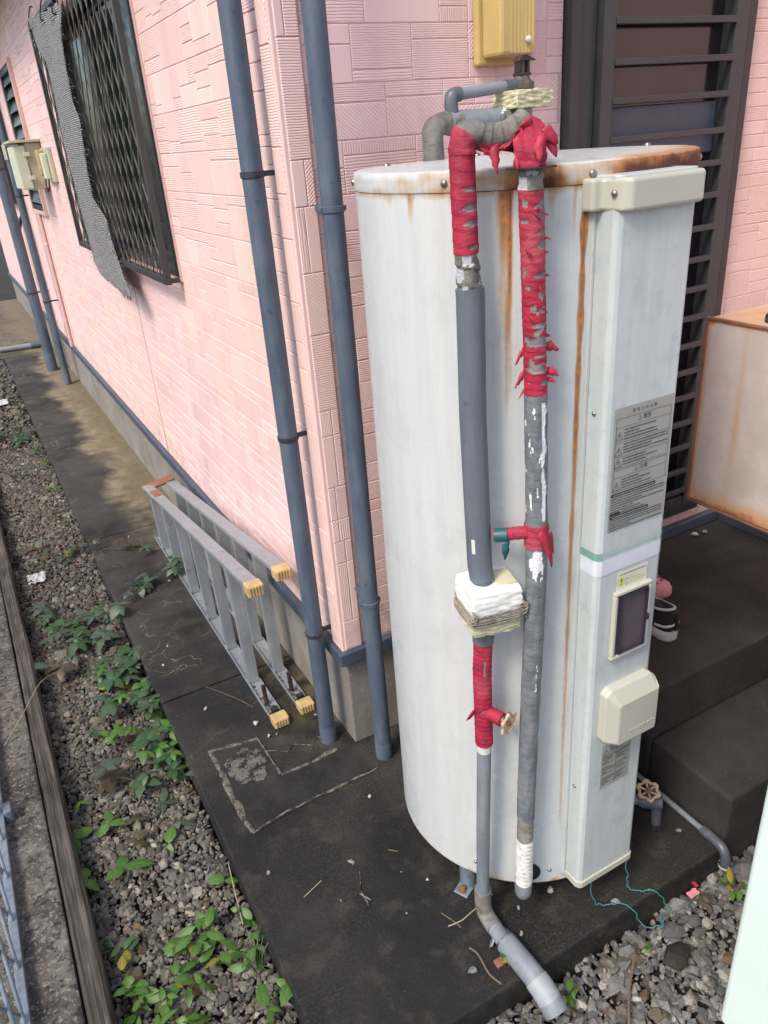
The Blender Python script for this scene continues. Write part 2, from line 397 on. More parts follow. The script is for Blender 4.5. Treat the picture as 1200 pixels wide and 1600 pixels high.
def m_leaf(name, c, c2):
    m = NT(name); P = m.pos(); oi = m.n('ObjectInfo').outputs['Random']
    n = m.noise(70, 3, P)
    col = m.mix(oi, c, c2); col = m.mix(m.ramp(n, .35, .75, 0, .45), col, tuple(q*.55 for q in c))
    v = m.attr('vein', 2); col = m.mix(m.mm('MULTIPLY', m.ramp(v, .75, 1), .4), col, tuple(min(1, q*1.7+.02) for q in c2))
    m.set(m.b.inputs['Base Color'], col)
    m.b.inputs['Roughness'].default_value = .45
    tr = m.n('BsdfTranslucent', Color=m.mix(.5, col, (.2, .35, .03))); ms = m.n('MixShader', i0=.22, i1=m.b.outputs[0], i2=tr.outputs[0])
    m.t.links.new(ms.outputs[0], m.t.nodes['Material Output'].inputs[0])
    return m.m
M['leaf'] = m_leaf('leaf_green', (.034, .085, .032), (.055, .115, .042))
M['leaf_bright'] = m_leaf('leaf_bright', (.060, .155, .022), (.10, .205, .034))
M['leaf_dull'] = m_leaf('leaf_greygreen', (.055, .09, .055), (.085, .12, .075))
M['leaf_red'] = m_leaf('leaf_reddish', (.065, .045, .028), (.10, .085, .038))
M['leaf_yellow'] = m_leaf('leaf_yellow', (.28, .23, .03), (.34, .30, .05))
M['leaf_dead'] = m_leaf('leaf_dead', (.10, .06, .03), (.17, .10, .05))
M['stem'] = plain('stem', (.10, .075, .04), .7, var=.4)
M['twig'] = plain('dry_twig', (.17, .12, .075), .8, var=.4, scale=80)
M['straw'] = plain('straw', (.40, .33, .21), .8, var=.3, scale=80)
M['paper'] = plain('paper_white', (.46, .47, .47), .7, var=.1, scale=30)
M['teal'] = plain('teal_wire', (.05, .22, .24), .45, var=.3, scale=60)
M['teal_tape'] = plain('teal_tape', (.012, .10, .115), .45, var=.3, scale=60)
M['label'] = plain('label_grey', (.30, .305, .285), .5, var=.1, scale=20, bump=.03)
M['ink'] = plain('label_ink', (.025, .028, .03), .6, var=.1)
M['inkred'] = plain('label_ink_red', (.40, .09, .07), .6, var=.1)
M['labelwhite'] = plain('label_white', (.62, .63, .55), .4, var=.06, scale=20)
M['labelyellow'] = plain('label_yellow', (.62, .62, .12), .5, var=.15)
M['stripe_green'] = plain('stripe_green', (.18, .36, .30), .45, var=.2, scale=40)
M['stripe_faded'] = plain('stripe_faded', (.33, .47, .44), .45, dirt=(.42, .50, .50), scale=60)
M['stripe_white'] = plain('stripe_white', (.62, .66, .72), .45, var=.12, scale=40)
def m_smoke():
    m = NT('smoked_plastic'); P = m.pos()
    return m.fin(m.mix(m.noise(40, 4, P), (.075, .055, .07), (.11, .085, .095)), .16, 0, .6)
M['smoke'] = m_smoke()
M['smoke_dark'] = plain('breaker_dark', (.03, .026, .045), .3, var=.2)
M['shoe_black'] = plain('shoe_fabric_black', (.010, .010, .016), .75, var=.4, scale=200, bump=.4)
M['shoe_white'] = plain('shoe_white', (.62, .60, .58), .5, var=.15, scale=40)
M['sandal'] = plain('sandal_pink', (.62, .27, .30), .5, var=.15, scale=40)
M['eave'] = plain('eave_cream', (.55, .48, .40), .7, var=.1)
M['roof'] = plain('roof_grey', (.10, .10, .11), .7, var=.3)

# ================================================================== SETTING
g = MB(); g.add([(-60, -60, -.13), (60, -60, -.13), (60, 60, -.13), (-60, 60, -.13)], [(0, 1, 2, 3)])
struct(obj('ground', g, M['soil']))

# paved apron of concrete bays
pav = bpy.data.objects.new('pavement', None); COL.objects.link(pav); struct(pav)
SW = -.494
bays = [(.577, 2.076), (2.084, 3.676), (3.684, 5.396), (5.404, 7.596), (7.604, 11.0)]
for (y0, y1) in bays:
    obj('slab_bay', MB().box((SW, y0, -.125), (.012, y1, 0)), M['slab'], pav, bevel=.005)
s = MB(); s.prism([(SW, -.8975), (.666, -.8975), (.666, .012), (.012, .012), (.012, .569), (SW, .569)], -.125, 0)
obj('slab_bay', s, M['slab'], pav, bevel=.007)
# filled trench with pale mortar ridges
tr = MB(); tr.prism([(-.417, .231), (-.262, .2), (-.257, .006), (.0, .0), (.05, -.125), (-.414, -.158)], -.01, .004)
obj('trench_fill', tr, M['patch'], pav, bevel=.002)
def ridge(pts, wd, name, z=.0035, seed=0, mat='mortar'):
    pts = resample([Vector((*q, 0)) for q in pts], .008); mb = MB(); vs = []
    for i, q in enumerate(pts):
        t = (pts[min(i+1, len(pts)-1)]-pts[max(i-1, 0)]).normalized(); nrm = Vector((-t.y, t.x, 0))
        ww = wd*(.5+.9*abs(no(i*.07, seed))+.25*no(i*.35, seed+2)); off = nrm*no(i*.13, seed+5)*.006
        a = q+off
        vs += [a-nrm*ww, a-nrm*ww*.3+Vector((0, 0, 1))*.003, a+nrm*ww*.3+Vector((0, 0, 1))*.003, a+nrm*ww]
    vs = [(v.x, v.y, v.z+z) for v in vs]
    mb.add(vs, [(i*4+k, i*4+k+1, i*4+5+k, i*4+4+k) for i in range(len(pts)-1) for k in range(3)])
    return obj(name, mb, M[mat], pav, smooth=True)
ridge([(-.419, .234), (-.34, .215), (-.262, .2)], .0095, 'mortar_ridge', seed=1)
ridge([(-.419, .234), (-.415, .1), (-.42, 0), (-.412, -.16)], .014, 'mortar_ridge', seed=2)
ridge([(-.262, .2), (-.257, .006)], .006, 'mortar_ridge', seed=3)
ridge([(-.257, .006), (-.15, .0), (-.06, .012)], .010, 'mortar_ridge', seed=4)
ridge([(-.414, -.16), (-.3, -.14), (-.146, -.139), (.013, -.134)], .007, 'mortar_ridge', seed=6)
ridge([(-.26, .13), (-.2, .09), (-.17, .11), (-.12, .07), (-.09, .1), (-.075, .07)], .002, 'mortar_crack', z=.0015, seed=7)
ridge([(-.21, -.44), (-.235, -.5), (-.24, -.55)], .0035, 'mortar_crack', z=.0008, seed=9, mat='blotch')
bl = MB(); pts = [(-.335+.064*(1+.32*no(cos(a)*1.6, sin(a)*1.6, 3)+.13*no(cos(a)*6, sin(a)*6, 4))*cos(a), .105+.075*(1+.32*no(cos(a)*1.6, sin(a)*1.6, 3)+.13*no(cos(a)*6, sin(a)*6, 4))*sin(a)) for a in [2*pi*k/90 for k in range(90)]]
bl.prism(pts, .002, .0062); obj('cement_blotch', bl, M['blotch'], pav)

# stray gravel beds : one uncountable mass of crushed stone
ico = []; t_ = (1+5**.5)/2
for a_, b_ in ((-1, t_), (1, t_), (-1, -t_), (1, -t_)): ico.append((a_, b_, 0))
for a_, b_ in ((-1, t_), (1, t_), (-1, -t_), (1, -t_)): ico.append((0, a_, b_))
for a_, b_ in ((-1, t_), (1, t_), (-1, -t_), (1, -t_)): ico.append((b_, 0, a_))
ICO_V = np.array(ico, float); ICO_V /= np.linalg.norm(ICO_V[0])
ICO_V = ICO_V
ICO_F = [(0, 11, 5), (0, 5, 1), (0, 1, 7), (0, 7, 10), (0, 10, 11), (1, 5, 9), (5, 11, 4), (11, 10, 2), (10, 7, 6), (7, 1, 8),
         (3, 9, 4), (3, 4, 2), (3, 2, 6), (3, 6, 8), (3, 8, 9), (4, 9, 5), (2, 4, 11), (6, 2, 10), (8, 6, 7), (9, 8, 1)]
# recompute faces by nearest-neighbour triples so the order of ICO_V does not matter
d_ = np.linalg.norm(ICO_V[:, None]-ICO_V[None], axis=2); el_ = np.min(d_[d_ > .01])*1.05
ICO_F = []
for i in range(12):
    for j in range(i+1, 12):
        for k in range(j+1, 12):
            if d_[i, j] < el_ and d_[j, k] < el_ and d_[i, k] < el_:
                nn = np.cross(ICO_V[j]-ICO_V[i], ICO_V[k]-ICO_V[i]); ICO_F.append((i, j, k) if nn@ICO_V[i] > 0 else (i, k, j))
ICO_F = np.array(ICO_F)
R = np.random.default_rng(11)
VARI = []
for k in range(24):
    v = ICO_V*(1+R.normal(0, .17, (12, 1)))
    # chop with random planes for a broken, angular look
    for _ in range(7):
        n_ = R.normal(size=3); n_ /= np.linalg.norm(n_); dd = R.uniform(.36, .75); h = v@n_-dd; v = v-np.clip(h, 0, None)[:, None]*n_
    VARI.append(v)
def scatter(zone, spacing, size, z, layers):
    x0, x1, y0, y1 = zone; P = []
    for L in range(layers):
        xs = np.arange(x0, x1, spacing); ys = np.arange(y0, y1, spacing)
        gx, gy = np.meshgrid(xs, ys); n = gx.size
        px = gx.ravel()+R.uniform(-.6, .6, n)*spacing; py = gy.ravel()+R.uniform(-.6, .6, n)*spacing
        ok = (px > x0) & (px < x1) & (py > y0) & (py < y1)
        pz = z+L*size*.42+R.uniform(-.25, .25, n)*size
        P.append(np.stack([px, py, pz, R.gamma(4.5, size*1.1/4.5, n)], 1)[ok])
    return np.concatenate(P)
def hump(x, y): return .012*np.sin(x*9+1)*np.cos(y*5.3)+.007*np.sin(x*23+y*17)
beds = [scatter((-.50, 1.75, -1.85, -.90), .0165, .0115, -.095, 2), scatter((-.872, -.496, -1.0, 1.6), .0130, .0086, -.088, 2),
        scatter((-.872, -.496, 1.6, 4.2), .0155, .0095, -.085, 2), scatter((-.872, -.496, 4.2, 9), .026, .0145, -.083, 1)]
S_ = np.concatenate(beds); S_[:, 2] += hump(S_[:, 0], S_[:, 1])
# crowd a few stones against the kerb edges
n = len(S_)
idx = R.integers(0, 24, n); VV = np.stack(VARI)[idx]
q_ = R.normal(size=(n, 4)); q_ /= np.linalg.norm(q_, axis=1)[:, None]
a, b, c, d = q_.T
RM = np.stack([np.stack([1-2*(c*c+d*d), 2*(b*c-a*d), 2*(b*d+a*c)], 1), np.stack([2*(b*c+a*d), 1-2*(b*b+d*d), 2*(c*d-a*b)], 1), np.stack([2*(b*d-a*c), 2*(c*d+a*b), 1-2*(b*b+c*c)], 1)], 1)
VV = VV*R.uniform(.6, 1.25, (n, 1, 3)); VV = np.einsum('nij,nkj->nki', RM, VV); VV[:, :, 2] *= .8
VV = VV*S_[:, 3][:, None, None]+S_[:, None, :3]
FF = (ICO_F[None]+12*np.arange(n)[:, None, None]).reshape(-1, 3)
me = bpy.data.meshes.new('gravel'); me.vertices.add(n*12); me.vertices.foreach_set('co', VV.ravel().astype('f'))
me.loops.add(len(FF)*3); me.loops.foreach_set('vertex_index', FF.ravel().astype('i'))
me.polygons.add(len(FF)); me.polygons.foreach_set('loop_start', np.arange(0, len(FF)*3, 3, dtype='i'))
pal = np.array([(.20, .20, .205), (.15, .155, .165), (.26, .255, .25), (.105, .105, .11), (.19, .17, .145), (.33, .32, .30), (.13, .10, .075), (.17, .12, .08), (.42, .41, .39)])
pc = pal[R.choice(9, n, p=[.26, .22, .15, .13, .09, .06, .04, .03, .02])]*R.uniform(.5, 1.1, (n, 1))*np.array((1.03, 1., .94))
far_ = np.clip((S_[:, 1]-.6)/1.2, 0, 1)[:, None]*(S_[:, 0] < -.49)[:, None]
pc = pc*(1-far_*.22)*np.where(S_[:, :1] < -.49, (1.03, .97, .86), (1, 1, 1))      # older, dirtier stone along the side bed
pc = np.concatenate([pc, np.ones((n, 1))], 1)
at_ = me.attributes.new('col', 'FLOAT_COLOR', 'POINT'); at_.data.foreach_set('color', np.repeat(pc, 12, 0).ravel().astype('f'))
me.update(calc_edges=True); me.materials.append(M['gravel']); me.shade_flat()
struct(link('gravel', me), 'stuff')['label'] = 'grey crushed stone gravel around the concrete apron'

# ================================================================== HOUSE
house = thing('house', 'pale pink house with block-pattern siding and dark window grilles', 'house', (0, 0, 0))
WT = 2.95
def wall_boxes(plane, u0, u1, z0, z1, openings):
    """solid wall with real openings: horizontal strips cut by the openings"""
    mb = MB(); us = sorted({u0, u1, *[o[0] for o in openings], *[o[1] for o in openings]}); zs = sorted({z0, z1, *[o[2] for o in openings], *[o[3] for o in openings]})
    for ua, ub in zip(us, us[1:]):
        for za, zb in zip(zs, zs[1:]):
            if any(o[0]-1e-6 <= ua and ub <= o[1]+1e-6 and o[2]-1e-6 <= za and zb <= o[3]+1e-6 for o in openings): continue
            if plane == 'x': mb.box((.0022, ua, za), (.13, ub, zb))
            else: mb.box((ua, .0022, za), (ub, .13, zb))
    return mb
ZT = .337
openL = [(1.14, 3.12, 1.365, 2.36), (4.66, 5.36, 1.45, 2.40), (6.5, 7.9, 1.45, 2.5)]
openR = [(.80, 1.495, .43, 2.6)]
wallL = obj('wall', wall_boxes('x', .13, 11, ZT, WT, openL), M['groove'], house)
wallR = obj('wall', wall_boxes('y', .006, 3.2, ZT, WT, openR), M['groove'], house)
# ---- siding blocks
def layout(u0, u1, z0, z1, openings, seed):
    rg = random.Random(seed); out = []; H = .116; z = z0
    def put(u, zz, w_, h_):
        for o in openings:
            if u < o[1]-1e-4 and u+w_ > o[0]+1e-4 and zz < o[3]-1e-4 and zz+h_ > o[2]+1e-4:
                best = max([(o[0]-u, 0), (u+w_-o[1], 1), (o[2]-zz, 2), (zz+h_-o[3], 3)])
                if best[0] < .012: return
                if best[1] == 0: w_ = o[0]-u
                elif best[1] == 1: w_ = u+w_-o[1]; u = o[1]
                elif best[1] == 2: h_ = o[2]-zz
                else: h_ = zz+h_-o[3]; zz = o[3]
        w_ = min(w_, u1-u)
        if w_ > .012 and h_ > .012: out.append((u, zz, w_, h_))
    while z < z1-.01:
        h = min(H, z1-z); u = u0-rg.uniform(0, .1)
        while u < u1:
            w_ = rg.choice((.08, .10, .13, .16, .20, .25)); uu = max(u, u0); ww = u+w_-uu
            if ww > .02:
                k = rg.random(); t1 = h*rg.choice((.22, .28, .34))
                if k < .26:
                    put(uu, z, ww, h-t1); put(uu, z+h-t1, ww, t1)
                elif k < .52:
                    put(uu, z, ww, t1); put(uu, z+t1, ww, h-t1)
                elif k < .68:
                    put(uu, z, ww, h*.5); 
                    if ww > .13: a = ww*rg.uniform(.35, .65); put(uu, z+h*.5, a, h*.5); put(uu+a, z+h*.5, ww-a, h*.5)
                    else: put(uu, z+h*.5, ww, h*.5)
                elif k < .82 and ww > .14:
                    a = ww*rg.uniform(.4, .6); put(uu, z, a, h-t1); put(uu+a, z, ww-a, h-t1); put(uu, z+h-t1, ww, t1)
                elif k < .92:
                    for q in range(3): put(uu, z+h*q/3, ww, h/3)
                else:
                    put(uu, z, ww, h)
            u += w_
        z += h
    return out
rg = random.Random(5)
def block(plane, u, z, w_, h_, proud=.0):
    gp = .0010; ch = .0017; t = 0.0005-proud
    u0, u1, z0, z1 = u+gp, u+w_-gp, z+gp, z+h_-gp; bk = .008
    P2 = [(u0, z0), (u1, z0), (u1, z1), (u0, z1)]; Q2 = [(u0+ch, z0+ch), (u1-ch, z0+ch), (u1-ch, z1-ch), (u0+ch, z1-ch)]
    mp = (lambda q, d: (d, q[0], q[1])) if plane == 'x' else (lambda q, d: (q[0], d, q[1]))
    vs = [mp(q, bk) for q in P2]+[mp(q, t+.0014) for q in P2]+[mp(q, t) for q in Q2]
    fs = [(8, 9, 10, 11)]+[(4+i, 4+(i+1) % 4, 8+(i+1) % 4, 8+i) for i in range(4)]+[(i, (i+1) % 4, 4+(i+1) % 4, 4+i) for i in range(4)]
    if plane == 'x': fs = [tuple(reversed(f)) for f in fs]
    k = rg.random(); fr = 2*pi/rg.uniform(.0055, .0085)
    if h_ < w_*.28 and k < .5: k = .6
    if k < .2: gd = (cos(.85), sin(.85))
    elif k < .4: gd = (cos(.85), -sin(.85))
    elif k < .70: gd = (0, 1.25)
    elif k < .8: gd = (1.2, 0)
    else: gd = (0, 0)
    gd = (0, gd[0]*fr, gd[1]*fr) if plane == 'x' else (gd[0]*fr, 0, gd[1]*fr)
    tone = rg.random()
    return vs, fs, gd, tone
blocks = []
for (u, z, w_, h_) in layout(.062, 10.9, ZT+.045, 2.75, openL, 21): blocks.append(('x', u, z, w_, h_))
for (u, z, w_, h_) in layout(.062, 2.6, ZT+.045, 2.75, openR, 33): blocks.append(('y', u, z, w_, h_))
def size(bk):
    pl, u, z, w_, h_ = bk
    c = Vector((0, u+w_/2, z+h_/2)) if pl == 'x' else Vector((u+w_/2, 0, z+h_/2)); v = c-CAM_P
    q = v.normalized(); dep = v.dot(fw)
    px = 600+1194*v.dot(r2)/dep; py = 800-1194*v.dot(u2)/dep
    vis = -20 < px < 1220 and -20 < py < 1500 and dep > .1
    if pl == 'y' and 1.08 < 1: vis = False
    hid = pl == 'y' and ((560 < px < 1090 and py > 285))          # behind the boiler
    return (w_*h_*abs(q.x if pl == 'x' else q.y)/dep**2)*(1 if vis and not hid else .001)
blocks.sort(key=size, reverse=True)
def emit(mb, bk, proud=.0):
    vs, fs, gd, tone = block(*bk, proud=proud); mb.add(vs, fs)
    mb.at.setdefault('gdir', ('FACE', 'FLOAT_VECTOR', []))[2].extend([gd]*len(fs)); mb.at.setdefault('tone', ('FACE', 'FLOAT', []))[2].extend([tone]*len(fs))
NB = 285
for bk in blocks[:NB]:
    mb = MB(); emit(mb, bk); obj('siding_block', mb, M['siding'], wallL if bk[0] == 'x' else wallR)
for pl, wl in (('x', wallL), ('y', wallR)):
    mb = MB()
    for bk in blocks[NB:]:
        if bk[0] == pl: emit(mb, bk)
    struct(obj('siding_blocks', mb, M['siding'], wl), 'stuff')
for yy, za, zb in ((2.06, ZT+.045, 1.345), (2.06, 2.385, 2.75), (5.0, ZT+.045, 1.42)):
    obj('sealant_joint', MB().box((-.0012, yy-.004, za), (.004, yy+.004, zb)), M['sealant'], wallL)
# corner moulding: L profile, with its own raised blocks
cp = MB(); cp.prism([(-.006, -.006), (.062, -.006), (.062, .02), (.02, .02), (.02, .062), (-.006, .062)], ZT+.038, 2.75)
corner = obj('corner_moulding', cp, M['corner'], house, bevel=.003)
for pl in 'xy':
    z = ZT+.045; mb = MB()
    while z < 2.7:
        h_ = rg.choice((.07, .1, .15, .2, .24)); a = rg.choice((.0, .018, .03))
        if a > 0 and pl == 'y':
            emit(mb, (pl, .004, z, a+.004, h_), .0098); emit(mb, (pl, .008+a, z, .052-a, h_), .0098)
        else: emit(mb, (pl, .004, z, .056, h_), .0098)
        z += h_
    obj('corner_relief', mb, M['siding'], corner)
# base trim (drip) and foundation
tb = MB(); tb.prism([(-.022, -.022), (3.2, -.022), (3.2, .03), (.03, .03), (.03, 11), (-.022, 11)], ZT-.004, ZT+.04)
obj('base_trim', tb, M['trim'], house, bevel=.004)
fb = MB(); fb.prism([(.008, .008), (3.2, .008), (3.2, .16), (.16, .16), (.16, 11), (.008, 11)], -.125, ZT-.006)
obj('foundation', fb, M['found'], house, bevel=.004)
wg = MB().box((1.86, -2.9, ZT), (3.2, .0, 2.76)); obj('unseen_wing_wall', wg, M['corner'], house)  # unseen wing added to block light from the right; turning trim hints at it
obj('unseen_wing_foundation', MB().box((1.868, -2.9, -.125), (3.2, .0, ZT-.001)), M['found'], house)
# dark box painted in for interior shade; eave and roof
obj('dark_interior', MB().box((.25, .25, 0), (3.2, 11, 2.9)), M['curtain'], house)
ev = MB(); ev.box((-.34, -.14, 2.761), (3.3, 11.1, 2.84)); ev.box((1.72, -3.0, 2.762), (3.3, -.141, 2.839)); obj('eave', ev, M['eave'], house, bevel=.01)  # second box carries the eave over the added, unseen wing
rf_ = MB(); rf_.add([(-.38, -.18, 2.842), (3.4, -.18, 2.842), (3.4, 11.2, 2.842), (-.38, 11.2, 2.842), (1.5, 1.6, 3.8), (1.5, 9.2, 3.8)],
       [(3, 2, 1, 0), (0, 1, 4), (1, 2, 5, 4), (2, 3, 5), (3, 0, 4, 5)]); obj('roof', rf_, M['roof'], house)

# ---- big window with diamond grille
def frame4(mb, pl, d0, d1, u0, u1, z0, z1, wd):
    for a, b in (((u0, z0), (u1, z0+wd)), ((u0, z1-wd), (u1, z1)), ((u0, z0+wd), (u0+wd, z1-wd)), ((u1-wd, z0+wd), (u1, z1-wd))):
        if pl == 'x': mb.box((d0, a[0], a[1]), (d1, b[0], b[1]))
        else: mb.box((a[0], d0, a[1]), (b[0], d1, b[1]))
    return mb
win = MB(); frame4(win, 'x', -.012, .10, 1.142, 3.118, 1.367, 2.358, .03); win = obj('window', win, M['bronze_pale'], house, bevel=.002)
obj('casing', frame4(MB(), 'x', -.006, .02, 1.122, 3.138, 1.347, 2.378, .0195), M['pinkpipe'], win, bevel=.003)
for a, b, d in ((1.173, 2.14, .045), (2.12, 3.087, .07)):
    obj('sash', frame4(MB(), 'x', d-.012, d+.012, a, b, 1.398, 2.327, .028), M['bronze'], win, bevel=.002)
    obj('pane', MB().box((d-.002, a+.027, 1.425), (d+.002, b-.027, 2.30)), M['glass'], win)
GX = -.052; gy0, gy1, gz0, gz1 = 1.118, 3.02, 1.345, 2.40
obj('grille_frame', frame4(MB(), 'x', GX-.012, GX+.010, gy0, gy1, gz0, gz1, .026), M['bronze_pale'], win, bevel=.002)
for yy in (gy0+.004, gy1-.02, 2.07):
    for zz in (gz0+.004, gz1-.02): obj('grille_bracket', MB().box((GX+.0105, yy, zz), (-.0125, yy+.016, zz+.016)), M['bronze_pale'], win)
step = .102; hgt = gz1-gz0-.05; run = hgt*.56     # steep diamonds
k = 0
for sgn in (1, -1):
    y = gy0-run
    while y < gy1+run:
        za, zb = gz0+.025, gz1-.025
        ya, yb = (y, y+run) if sgn > 0 else (y+run, y)
        # clip to the frame
        pa, pb = Vector((0, ya, za)), Vector((0, yb, zb)); lo, hi = 0., 1.
        d_y = pb.y-pa.y
        t0_, t1_ = sorted(((gy0+.024-pa.y)/d_y, (gy1-.024-pa.y)/d_y)); lo, hi = max(lo, t0_), min(hi, t1_)
        if hi-lo > .04:
            A, B = pa.lerp(pb, lo), pa.lerp(pb, hi); xx = GX-.004+(.005 if sgn > 0 else -.0)
            dirv = (B-A).normalized(); nv = Vector((0, -dirv.z, dirv.y))*.0022
            vs = []
            for q in (A, B):
                for sx, sn in ((-1, -1), (1, -1), (1, 1), (-1, 1)): vs.append((xx+sx*.0022, q.y+nv.y*sn, q.z+nv.z*sn))
            mb = MB().add(vs, [(0, 1, 2, 3), (7, 6, 5, 4), (0, 4, 5, 1), (1, 5, 6, 2), (2, 6, 7, 3), (3, 7, 4, 0)])
            obj('grille_bar', mb, M['grille'], win)
        y += step
# ---- louvre window and a dark shuttered window farther along
lw = obj('louvre_window', frame4(MB(), 'x', -.02, .09, 4.662, 5.358, 1.452, 2.398, .035), M['bronze_pale'], house, bevel=.002)
obj('casing', frame4(MB(), 'x', -.026, .0, 4.635, 5.385, 1.425, 2.425, .026), M['pinkpipe'], lw, bevel=.003)
z = 1.50
while z < 2.34:
    obj('louvre', MB().box((.0, 4.70, z), (.006, 5.32, z+.1), Matrix.Rotation(radians(22), 3, 'Y')), M['louvre_glass'], lw); z += .088
dw = obj('shutter_window', frame4(MB(), 'x', -.06, .09, 6.502, 7.898, 1.452, 2.498, .04), M['bronze'], house, bevel=.003)
z = 1.5
while z < 2.44:
    obj('shutter_slat', MB().box((-.035, 6.545, z), (-.02, 7.855, z+.04)), M['bronze'], dw); z += .046
obj('casing', frame4(MB(), 'x', -.03, .0, 6.47, 7.93, 1.42, 2.53, .031), M['pinkpipe'], dw, bevel=.003)

# ---- grille door in the front wall
dr = obj('door', frame4(MB(), 'y', -.03, .10, .802, 1.493, .432, 2.598, .032), M['bronze'], house, bevel=.002)
obj('jamb', MB().box((.836, -.010, .466), (.905, .06, 2.56)), M['bronze_pale'], dr, bevel=.003)
obj('stile', MB().box((.908, -.034, .466), (.95, .02, 2.56)), M['bronze_pale'], dr, bevel=.003)
obj('stile', MB().box((1.405, -.034, .466), (1.458, .02, 2.56)), M['bronze_pale'], dr, bevel=.003)
obj('bottom_rail', MB().box((.951, -.030, .466), (1.404, .018, .505)), M['bronze_pale'], dr, bevel=.003)
for i, zz in enumerate([2.57-.0, 2.475, 2.38, 2.286, 2.19, 2.096, 2.002, 1.908, 1.816, 1.72, 1.632, 1.541, 1.447, 1.353, 1.26, 1.167, 1.075, .983, .893, .797, .704, .611, .53]):
    obj('grille_bar', MB().box((.949, -.037, zz-.0085), (1.406, -.022, zz+.0085)), M['bronze_pale'], dr, bevel=.002)
obj('mid_rail', MB().box((.952, .002, 1.66), (1.403, .03, 1.80)), M['trim'], dr, bevel=.006)
obj('pane', MB().box((.95, .012, 1.802), (1.404, .018, 2.56)), M['glass_dark'], dr)
obj('pane', MB().box((.95, .012, .507), (1.404, .018, 1.658)), M['glass_dark'], dr)
cu = MB(); nx = 60; vs = []
for i in range(nx+1):
    x = .955+.445*i/nx; yy = .05+.012*sin(i*.9)+.006*sin(i*2.3)
    vs += [(x, yy, .51), (x, yy, 2.55)]
cu.add(vs, [(2*i, 2*i+2, 2*i+3, 2*i+1) for i in range(nx)]); obj('curtain', cu, M['curtain'], dr, smooth=True)
# small return plinth at the end of the landing
obj('plinth', MB().box((1.63, -.55, .331), (1.75, -.0225, .378)), M['trim'], house, bevel=.004)

# ================================================================== STEPS, KERB, FENCE
st = thing('concrete_steps', 'black weathered concrete landing with one lower step by the grille door', 'steps', (1.15, -.4, -.12))
obj('landing', MB().box((.668, -.615, -.125), (1.80, .004, .331)), M['step'], st, bevel=.012, seg=3)
obj('lower_step', MB().box((.670, -.89, -.125), (1.80, -.6155, .160)), M['step'], st, bevel=.012, seg=3)
kb = MB(); kb.box((-1.16, -1.4, -.125), (-.934, 7, -.012)); tag(obj('kerb_wall', kb, M['kerb'], bevel=.008), 'rough grey concrete kerb carrying the wire fence', 'kerb')
bd = MB(); n = 160; vs = []
for i in range(n+1):
    y = -1.4+8.4*i/n; wv = .004*no(y*1.3, 2)+.002*no(y*7, 4); wr = .004*no(y*2.1, 8)
    vs += [(-.929+wv, y, -.12), (-.929+wv, y, -.014+wr), (-.921+wv, y, -.004+wr), (-.902+wv, y, -.009+wr), (-.882+wv, y, -.003+wr), (-.874+wv+wr, y, -.012+wr), (-.874+wv+wr, y, -.12)]
bd.add(vs, [(i*7+k, i*7+k+1, i*7+8+k, i*7+7+k) for i in range(n) for k in range(6)]+[tuple(range(6, -1, -1)), tuple(n*7+k for k in range(7))])
tag(obj('edging_board', bd, M['wood'], smooth=True), 'dark weathered timber edging board beside the gravel strip', 'board')
fen = thing('wire_fence', 'blue-grey galvanised diamond mesh fence at the lower left', 'fence', (-1.07, 0, -.012))
obj('bottom_rail', MB().box((-1.062, -1.3, -.002), (-1.040, 2.2, .022)), M['galv'], fen, bevel=.003)
obj('top_rail', MB().box((-1.066, -1.3, 1.10), (-1.042, 2.2, 1.13)), M['galv'], fen, bevel=.003)
for y in (-1.2, .318, 1.95):
    obj('post', MB().tube([(-1.072, y, -.02), (-1.072, y, 1.16)], .016, 14), M['galv'], fen, smooth=True)
    obj('clip', MB().box((-1.039, y-.022, -.010), (-1.016, y+.022, .035)), M['galv'], fen, bevel=.004)
for sgn in (1, -1):
    y = -1.9
    while y < 2.2:
        run_ = .62; pts = []
        A = Vector((-1.056+.004*sgn, y if sgn > 0 else y+run_, .026)); B = Vector((-1.056+.004*sgn, y+run_ if sgn > 0 else y, 1.102))
        t0_, t1_ = sorted(((-1.29-A.y)/(B.y-A.y), (2.19-A.y)/(B.y-A.y))); lo, hi = max(0, t0_), min(1, t1_)
        if hi > lo+.03: obj('mesh_wire', MB().tube([A.lerp(B, lo), A.lerp(B, hi)], .0046, 8), M['galv'], fen, smooth=True)
        y += .15

